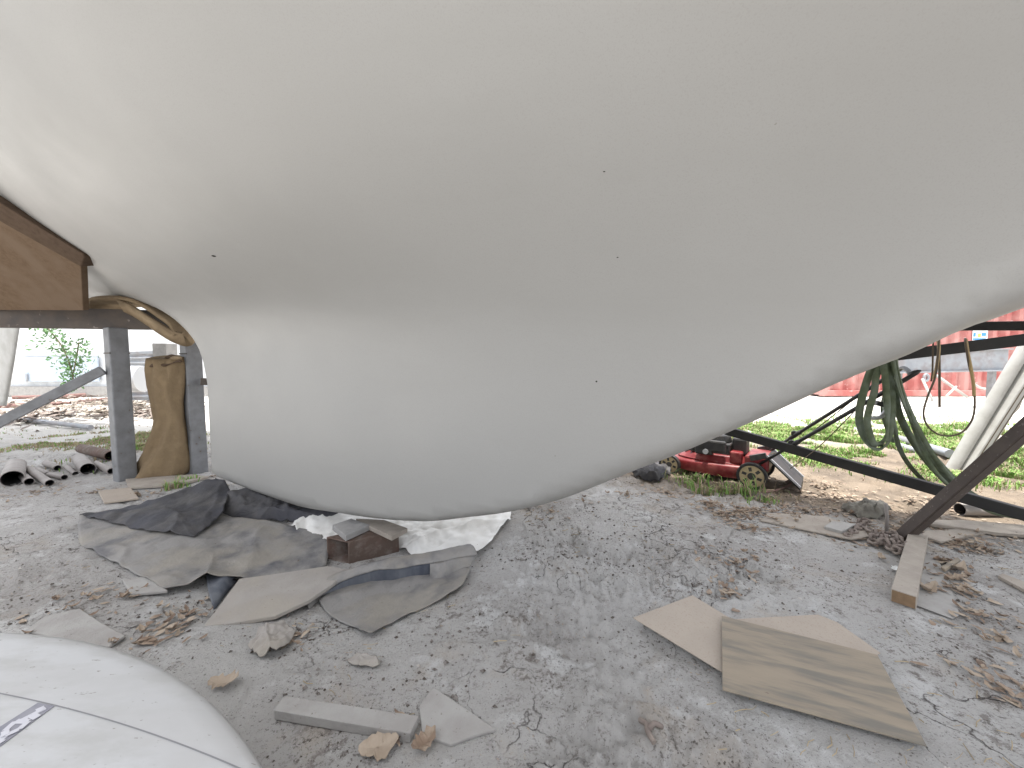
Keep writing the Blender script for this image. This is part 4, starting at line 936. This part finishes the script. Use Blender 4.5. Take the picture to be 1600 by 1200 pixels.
# ================================================================== PLANTS
def leafmesh(pts, nrm, size, V, F, asp=.45):
    for p, d in zip(pts, nrm):
        s_ = d.cross(Vector((rng.normal(), rng.normal(), rng.normal()))).normalized(); L_ = size*rng.uniform(.6, 1.2); n = len(V)
        V += [p, p+d*L_*.5+s_*L_*asp*.5, p+d*L_, p+d*L_*.5-s_*L_*asp*.5]; F.append((n, n+1, n+2, n+3))
m_vine = mat('vine_leaf', (.07, .16, .05), .6, (.12, .24, .09), 8)
vn = empty('climbing_vine', at(116, 600, 7.6), 'leafy green vine hanging in front of the white shed left of the post', 'vine')
st1 = smooth_path([at(74, 512, 7.6), at(84, 524, 7.6), at(96, 540, 7.6), at(104, 556, 7.6), at(110, 572, 7.6), at(114, 590, 7.6), at(116, 606, 7.6)], 6)
st2 = smooth_path([at(123, 535, 7.7), at(121, 550, 7.7), at(118, 566, 7.65), at(114, 588, 7.6)], 6)
mbs = MB(); mbs.tube(st1, .012, 6); mbs.tube(st2, .010, 6); mbs.build('stem', m_stem, vn, True)
V = []; F = []
for path, n, sp in ((st1, 420, .13), (st2, 130, .09)):
    for _ in range(n):
        t = rng.random(); i = int(t*(len(path)-1)); p = path[i]; wdt = sp*(0.5+1.1*math.sin(3.14*min(1, max(0, t*.9+.1)))**2)
        p = p+Vector((rng.normal()*wdt, rng.normal()*.1, rng.normal()*.05)); d = Vector((rng.normal(), rng.normal(), rng.normal()-.5)).normalized(); leafmesh([p], [d], .085, V, F)
mo('foliage', V, F, m_vine, vn)

def grass(name, zones, cols, label, kind='stuff'):
    for ci, (mt, frac) in enumerate(cols):
        V = []; F = []
        for (px, py, rx, ry, n, hmin, hmax) in zones:
            c = G(px, py)
            for _ in range(int(n*frac)):
                a_ = rng.random()*6.283; rr = min(abs(rng.normal())*.62, 1.8)
                x = c.x+rx*rr*math.cos(a_); y = c.y+ry*rr*math.sin(a_)
                nz = vnoise(x*3.1, y*3.1, 5)+.6*vnoise(x*9, y*9, 6)
                if nz < -.12+.2*rng.random(): continue
                h = rng.uniform(hmin, hmax)*(.7+nz); z = g1s(x, y); yaw = rng.random()*6.283; ln = rng.uniform(.15, 1.0); wd = rng.uniform(.0018, .004)*(1+y*.12)
                dx, dy = math.cos(yaw), math.sin(yaw); k = len(V)
                px1, py1 = x+dx*h*ln*.3, y+dy*h*ln*.3; px2, py2 = x+dx*h*ln, y+dy*h*ln
                V += [(x-dy*wd, y+dx*wd, z-.005), (x+dy*wd, y-dx*wd, z-.005), (px1+dy*wd*.8, py1-dx*wd*.8, z+h*.6), (px1-dy*wd*.8, py1+dx*wd*.8, z+h*.6), (px2, py2, z+h*(1-.35*ln))]
                F += [(k, k+1, k+2, k+3), (k+3, k+2, k+4)]
        o = mo(name[ci] if isinstance(name, list) else name, V, F, mt); tag(o, label[ci] if isinstance(label, list) else label, 'grass', kind='stuff')
_gx = np.linspace(-10, 12, 1101); _gy = np.linspace(.5, 14, 676)
_GZ = gh(*np.meshgrid(_gx, _gy, indexing='ij'))
def g1s(x, y):
    i = min(max((x+10)/.02, 0), 1099); j = min(max((y-.5)/.02, 0), 674); return float(_GZ[int(i), int(j)])
m_gr = mat('green_grass', (.16, .30, .06), .7, (.24, .37, .10), 3); m_grd = mat('dry_grass', (.38, .31, .20), .85, (.30, .24, .16), 4)
grass(['green_grass', 'dry_grass'], [(1290, 684, 1.5, .9, 34000, .03, .10), (1420, 672, 1.7, 1.0, 26000, .03, .10), (1570, 715, 1.2, .6, 20000, .04, .13), (1215, 676, .8, .7, 12000, .03, .09), (1560, 690, 1.8, .9, 14000, .03, .09), (1400, 715, 1.2, .35, 9000, .02, .06), (1330, 722, .6, .3, 6000, .02, .06), (1560, 748, .7, .25, 9000, .03, .09), (1250, 700, .5, .3, 5000, .02, .07)],
      [(m_gr, .72), (m_grd, .28)], ['patch of bright green grass beyond the mower', 'dry straw-coloured blades among the grass beyond the mower'])
grass(['grass_tufts', 'dry_grass_tufts'], [(1120, 768, .20, .09, 300, .02, .15), (1085, 752, .2, .11, 240, .02, .12), (1160, 774, .18, .07, 160, .02, .14), (1200, 778, .2, .08, 90, .02, .08), (1075, 735, .15, .1, 200, .02, .06),
      (278, 762, .10, .05, 90, .03, .10), (292, 752, .12, .04, 60, .03, .10), (262, 766, .05, .04, 30, .03, .12), (1075, 740, .3, .2, 100, .01, .05)], [(m_gr, .55), (m_grd, .45)],
      ['green grass tufts in front of the mower and by the cradle post', 'dry grass tufts in front of the mower and by the cradle post'])
grass(['yard_grass', 'yard_straw'], [(40, 690, 1.3, .8, 5000, .02, .05), (120, 690, 1.6, .9, 6000, .02, .05), (225, 700, 1.0, .8, 3000, .02, .05), (250, 680, 1.4, .8, 2500, .02, .05)], [(m_gr, .3), (m_grd, .7)],
      ['thin yellow-green grass on the sunlit yard at the left', 'thin straw on the sunlit yard at the left'])
grass(['fence_weeds'], [(90, 612, 1.6, .3, 1300, .1, .35), (40, 612, .9, .3, 700, .1, .4), (185, 612, 1.2, .3, 700, .05, .3), (228, 608, .5, .3, 400, .1, .5)], [(m_gr, 1.)], ['green weeds along the foot of the white shed'])
grass(['dry_scrub'], [(1335, 612, .9, .3, 1500, .1, .5), (1440, 616, 1.6, .3, 1400, .05, .3)], [(m_grd, 1.)], ['dry scrub along the foot of the red container'])

# ================================================================== LITTER
def leaf_geo(x, y, z, L_, yaw, curl, V, F, wdt=.45, tilt=0., nseg=6, ser=0):
    ax_ = Vector((math.cos(yaw), math.sin(yaw), 0)); sd_ = Vector((-ax_.y, ax_.x, 0)); k = len(V)
    for i in range(nseg+1):
        t = i/nseg; w_ = L_*wdt*.5*math.sin(math.pi*min(1, t*.92+.06))**.8*(1+(ser*(.25 if i % 2 else -.2)))*rng.uniform(.7, 1.25)
        c = Vector((x, y, z))+ax_*L_*(t-.5)+Vector((0, 0, curl*L_*.6*(2*t-1)**2+tilt*t*L_+.002))
        V += [c+sd_*w_*rng.uniform(.75, 1.15)+Vector((0, 0, curl*w_*rng.uniform(.6, 1.8))), c+sd_*w_*rng.uniform(-.12, .12), c-sd_*w_+Vector((0, 0, curl*w_*rng.uniform(.3, 1.5)))]
    for i in range(nseg):
        a_ = k+i*3; F += [(a_, a_+3, a_+4, a_+1), (a_+1, a_+4, a_+5, a_+2)]
def litter(name, label, mt, spots, L0, L1, wd=.45, cl=(.1, .7), hmax=.012, nseg=4):
    V = []; F = []
    for (px, py, r_, n) in spots:
        c = G(px, py)
        for _ in range(n):
            a_ = rng.random()*6.283; rr = r_*min(abs(rng.normal())*.6, 1.5); x = c.x+rr*math.cos(a_); y = c.y+rr*math.sin(a_)*.8
            leaf_geo(x, y, g1s(x, y)+rng.random()*hmax, rng.uniform(L0, L1), rng.random()*6.283, rng.uniform(*cl)*rng.choice([1, -.3]), V, F, wd*rng.uniform(.7, 1.3), rng.uniform(-.15, .25), nseg)
    o = mo(name, V, F, mt); tag(o, label, 'leaf litter', kind='stuff'); return o
lspots = [(1110, 790, .14, 60), (1180, 800, .3, 90), (1260, 800, .4, 110), (1350, 790, .4, 110), (1460, 822, .35, 110), (1580, 835, .3, 90), (1130, 920, .12, 24), (1150, 880, .2, 30), (1400, 830, .2, 70), (1290, 760, .5, 90), (1560, 1070, .2, 26), (1130, 805, .14, 60), (1160, 825, .12, 40), (1160, 800, .16, 40), (1370, 850, .20, 60), (1340, 830, .18, 34), (1500, 850, .22, 60), (1545, 860, .14, 26), (1490, 905, .12, 40), (1475, 880, .08, 26), (1500, 925, .10, 24), (1250, 795, .3, 50), (1300, 780, .3, 40),
          (265, 985, .14, 20), (230, 1005, .12, 18), (90, 940, .10, 6), (300, 960, .14, 20), (200, 930, .3, 40), (450, 1000, .10, 24), (215, 775, .12, 30), (150, 770, .12, 20), (330, 745, .1, 12), (60, 770, .3, 30), (1040, 770, .2, 36), (980, 775, .15, 24), (860, 800, .25, 20),
          (1450, 790, .4, 60), (1560, 800, .4, 60), (620, 1150, .05, 8), (560, 1125, .04, 6), (1560, 1000, .2, 26), (1530, 960, .12, 20), (1580, 1090, .15, 14)]
litter('leaf_litter', 'dry brown leaves scattered over the ground', m_leaf, lspots, .015, .048)
litter('pale_leaf_litter', 'pale dry leaves scattered over the ground', m_leafp, [(a, b, r_, max(3, int(n*.5))) for a, b, r_, n in lspots], .015, .05)
litter('rubble', 'pale chips and rubble on the sunlit ground at the far left', m_wood, [(60, 640, 2.0, 260), (180, 630, 2.0, 300), (220, 640, 1.5, 200), (90, 615, 1.5, 200), (160, 650, 1.2, 150)], .05, .2, .6, (.1, .6), .08)
litter('dark_debris', 'dark sticks and debris on the sunlit yard before the shed', m_chain, [(60, 632, 2.0, 300), (180, 630, 2.0, 300), (40, 662, 1.2, 160), (225, 650, 1.2, 200), (90, 650, 1.4, 160)], .05, .3, .25, (.1, .5), .1)
# fine straw, twigs, crumbs
V = []; F = []
for _ in range(2600):
    cx_ = rng.uniform(-2.6, 3.6); y = rng.uniform(.85, 3.8)**1.0
    if vnoise(cx_*2, y*2, 61)+.5*vnoise(cx_*6, y*6, 62) < .08+.1*rng.random(): continue
    L_ = rng.uniform(.01, .05); yaw = rng.normal()*.9+.2; z = g1s(cx_, y)+.004; w_ = rng.uniform(.0006, .0016); b_ = rng.normal()*.25
    k = len(V); dx, dy = math.cos(yaw), math.sin(yaw); dx2, dy2 = math.cos(yaw+b_), math.sin(yaw+b_)
    p = [(cx_, y), (cx_+dx*L_*.5, y+dy*L_*.5), (cx_+dx*L_*.5+dx2*L_*.5, y+dy*L_*.5+dy2*L_*.5)]
    for q in p: V += [(q[0]-dy*w_, q[1]+dx*w_, z), (q[0]+dy*w_, q[1]-dx*w_, z), (q[0], q[1], z+w_*1.8)]
    for i in (0, 3): F += [(k+i, k+i+3, k+i+5, k+i+2), (k+i+1, k+i+2, k+i+5, k+i+4)]
o = mo('straw', V, F, m_grd); tag(o, 'thin straw and pine needles strewn on the ground', 'straw', kind='stuff')
V = []; F = []; V2 = []; F2 = []
for i_ in range(30000):
    x = rng.uniform(-3.2, 4.0); y = .8+3.4*rng.random()**1.3
    dens = vnoise(x*1.7+4, y*1.7, 71)+.6*vnoise(x*5, y*5, 72)
    if dens < -.08+.3*rng.random(): continue
    r_ = .0012+.0034*rng.random()**2+.006*(rng.random() > .975); z = g1s(x, y)+r_*.2; VV, FF = (V, F) if i_ % 3 else (V2, F2)
    k = len(VV); a_ = rng.random()*3
    for q in range(4): VV.append((x+r_*math.cos(a_+q*1.57)*rng.uniform(.6, 1.4), y+r_*math.sin(a_+q*1.57)*rng.uniform(.6, 1.4), z))
    VV.append((x+rng.normal()*r_*.3, y, z+r_*rng.uniform(.5, 1.1)))
    FF += [(k, k+1, k+4), (k+1, k+2, k+4), (k+2, k+3, k+4), (k+3, k, k+4)]
m_crumb = mat('dark_crumbs', (.09, .075, .065), .95, (.2, .17, .15), 80); m_crumb2 = mat('pale_crumbs', (.42, .38, .34), .9, (.5, .48, .46), 60)
o = mo('soil_crumbs', V, F, m_crumb); tag(o, 'dark bark and soil crumbs on the ground', 'soil crumbs', kind='stuff')
o = mo('stone_chips', V2, F2, m_crumb2); tag(o, 'pale grit and small chips on the ground', 'grit', kind='stuff')
V = []; F = []
for px, py, r_, n in ((870, 870, .22, 260), (940, 880, .2, 160), (1010, 850, .25, 150), (1100, 920, .12, 120), (760, 880, .12, 60), (700, 985, .2, 70), (820, 960, .25, 90), (1000, 750, .2, 160), (900, 800, .3, 120), (960, 1000, .2, 60), (270, 960, .2, 90), (160, 930, .25, 90), (60, 930, .3, 80), (500, 985, .12, 60), (450, 1000, .12, 50), (470, 1080, .1, 30), (700, 1080, .15, 50), (1470, 880, .1, 80), (1520, 960, .12, 90), (1570, 1050, .2, 120), (1240, 790, .3, 120), (1140, 850, .25, 120)):
    c = G(px, py)
    for _ in range(n):
        x = c.x+rng.normal()*r_*.6; y = c.y+rng.normal()*r_*.45; q = .002+.007*rng.random()**2.5; z = g1s(x, y)+q*.3; k = len(V)
        for dx, dy, dz in ((1, 0, 0), (0, 1, 0), (-1, 0, 0), (0, -1, 0), (0, 0, 1), (0, 0, -1)):
            V.append((x+dx*q*rng.uniform(.6, 1.3)+rng.normal()*q*.2, y+dy*q*rng.uniform(.6, 1.3)+rng.normal()*q*.2, z+dz*q*rng.uniform(.5, .9)))
        F += [(k, k+1, k+4), (k+1, k+2, k+4), (k+2, k+3, k+4), (k+3, k, k+4), (k+1, k, k+5), (k+2, k+1, k+5), (k+3, k+2, k+5), (k, k+3, k+5)]
m_clod = mat('soil_clod', (.22, .20, .185), .95, (.08, .065, .055), 30, mix=(.45, .55))
o = mo('soil_clods', V, F, m_clod); tag(o, 'loose dark and grey soil clods heaped on the ground', 'soil clods', kind='stuff')
# single leaves that stand out
for (px, py, L_, yaw, curl, wd, mt_, lb) in ((350, 1072, .085, .1, .35, .75, m_leafp, 'curled tan leaf lying alone left of centre in the foreground'),
        (592, 1172, .10, .25, .2, .8, m_leafp, 'large jagged pale leaf in front of the short dusty plank'),
        (663, 1168, .075, .9, .5, .7, m_leaf, 'folded brown leaf between the short plank and the pointed broken board'),
        (1378, 975-100, .06, 1.2, .5, .5, m_leafp, 'bright pale leaf standing up left of the squared timber beam'),
        (1398, 892, .05, .6, .3, .6, m_st2, 'small bright white scrap on the ground left of the timber beam'),
        (1450, 925, .09, .2, .6, .5, m_leafp, 'curled pale leaf on the half buried board beside the timber beam'),
        (1500, 893, .10, .5, .5, .5, m_leafp, 'long curled leaf right of the timber beam near its middle')):
    V = []; F = []; p = G(px, py); leaf_geo(p.x, p.y, p.z+.004, L_, yaw, curl, V, F, wd, .05, 10, .5)
    o = mo('dry_leaf' if mt_ is not m_st2 else 'paper_scrap', V, F, mt_); md = o.modifiers.new('s', 'SOLIDIFY'); md.thickness = .0012; settle(o); tag(o, lb, 'leaf' if mt_ is not m_st2 else 'scrap')
tw = rod('forked_twig', smooth_path([G(1022, 1165)+Vector((0, 0, .008)), G(1012, 1150)+Vector((0, 0, .014)), G(1010, 1138)+Vector((0, 0, .012)), G(1000, 1130)+Vector((0, 0, .01))], 4), .0075, m_crumb2 if False else m_chain, 'thick forked twig lying in the lower centre foreground', 'twig')
o = MB().tube(smooth_path([G(1014, 1146)+Vector((0, 0, .014)), G(1022, 1138)+Vector((0, 0, .014)), G(1034, 1141)+Vector((0, 0, .01))], 4), .007, 8).build('side_shoot', m_chain, None, True); o.parent = tw; o.location = o.location-tw.location
stick = slab_at('wood_splinter', [(1470, 885), (1496, 870), (1501, 874), (1477, 890)], g1(*G(1485, 880)[:2])+.03, .014, m_ply, 'short light wood splinter right of the timber beam', 'splinter')
# small crumpled bag of scraps at left of centre
cloth('crumpled_rag', [(388, 1012, .01), (410, 980, .03), (440, 975, .03), (462, 988, .02), (452, 1010, .015), (432, 1026, .01), (405, 1030, .01)], (425, 1002, .035), m_slab, wr=.02, wf=18, seed=81,
      label='crumpled dusty rag on the ground in front of the flat board', cat='rag', nb=90, nr=16)
cloth('crumpled_film', [(540, 1032, .01), (560, 1022, .014), (590, 1030, .01), (592, 1044, .008), (560, 1046, .008)], (566, 1034, .015), m_slab, wr=.010, wf=22, seed=85,
      label='small crumpled scrap of dusty film above the short plank', cat='scrap', nb=60, nr=10)

# ================================================================== ROUND WHITE PANEL
kk = .70; hz = .30
rp_ = empty('round_panel', (-1.42, -.60, 0), 'large round white scuffed panel cut off by the lower left corner', 'panel')
cx_, cy_, rr_ = -2.022*kk, -.8488*kk, 2.2313*kk+.012
prof = [(0, hz-.0), (rr_*.5, hz), (rr_-.05, hz), (rr_-.022, hz-.003), (rr_-.008, hz-.010), (rr_-.001, hz-.022), (rr_-.003, hz-.036), (rr_-.014, hz-.045), (rr_*.5, hz-.045), (0, hz-.045)]
n = 160; V = []; F = []
for r_, z in prof[1:-1]:
    for k in range(n): q = 6.283185*k/n; V.append((cx_+r_*math.cos(q), cy_+r_*math.sin(q), z))
m_ = len(prof)-2
F = [(j*n+k, (j+1)*n+k, (j+1)*n+(k+1) % n, j*n+(k+1) % n) for j in range(m_-1) for k in range(n)]+[tuple(range(n)), tuple(range(m_*n-1, (m_-1)*n-1, -1))]
mo('top', V, F, m_disc, rp_, False); smooth_by_angle(bpy.data.objects['top'], 40)
for q in (1.6, 3.7, 5.6):
    p = Vector((cx_+1.1*math.cos(q), cy_+1.1*math.sin(q), 0)); MB().beam((p.x, p.y, -.05), (p.x, p.y, hz-.05), .12, .12, up=(0, 1, 0)).build('support', m_wood, rp_)
gc = (-2.6177*kk, -5.1736*kk, 6.368*kk)
V = []; F = []; qs = np.linspace(R(30), R(110), 240)
keep = [q for q in qs if math.hypot(gc[0]+gc[2]*math.cos(q)-cx_, gc[1]+gc[2]*math.sin(q)-cy_) < rr_-.012]
for q in keep:
    for dr2, z in ((-.0013, hz+.0008), (.0013, hz+.0008)): V.append((gc[0]+(gc[2]+dr2)*math.cos(q), gc[1]+(gc[2]+dr2)*math.sin(q), z))
F = [(2*i, 2*i+1, 2*i+3, 2*i+2) for i in range(len(keep)-1)]
mo('groove', V, F, m_groove, rp_)
tp4 = [G(*p, hz+.0016) for p in ((-62, 1212), (85, 1103), (59, 1098), (-80, 1186))]
tp_o = MB().prism(tp4, .0008).build('tape_label', m_label, rp_)
def poly_letter(nm, strokes, wd):
    b_ = MB()
    for si_, pl_ in enumerate(strokes):
        P_ = [G(x, y, hz+.0022+.0005*si_) for x, y in pl_]; b_.ribbon(P_, wd, .0004, Vector((0, 0, 1)).cross((P_[-1]-P_[0]).normalized()))
    o = b_.build(nm, m_letter, None); o.parent = tp_o; o.location = o.location-parent_w(tp_o)
poly_letter('letter', [[(34, 1125), (50, 1117), (71, 1106)], [(50, 1117), (62, 1110), (62, 1105.5)], [(50, 1117), (58, 1121)]], .011)
poly_letter('letter', [[(8, 1141), (24, 1127)], [(24, 1127), (44, 1127)], [(44, 1127), (30, 1139)], [(30, 1139), (8, 1149)], [(8, 1149), (8, 1141)]], .010)
poly_letter('letter', [[(-4, 1152), (6, 1155)], [(-20, 1160), (-4, 1152)], [(-20, 1172), (6, 1155)]], .010)
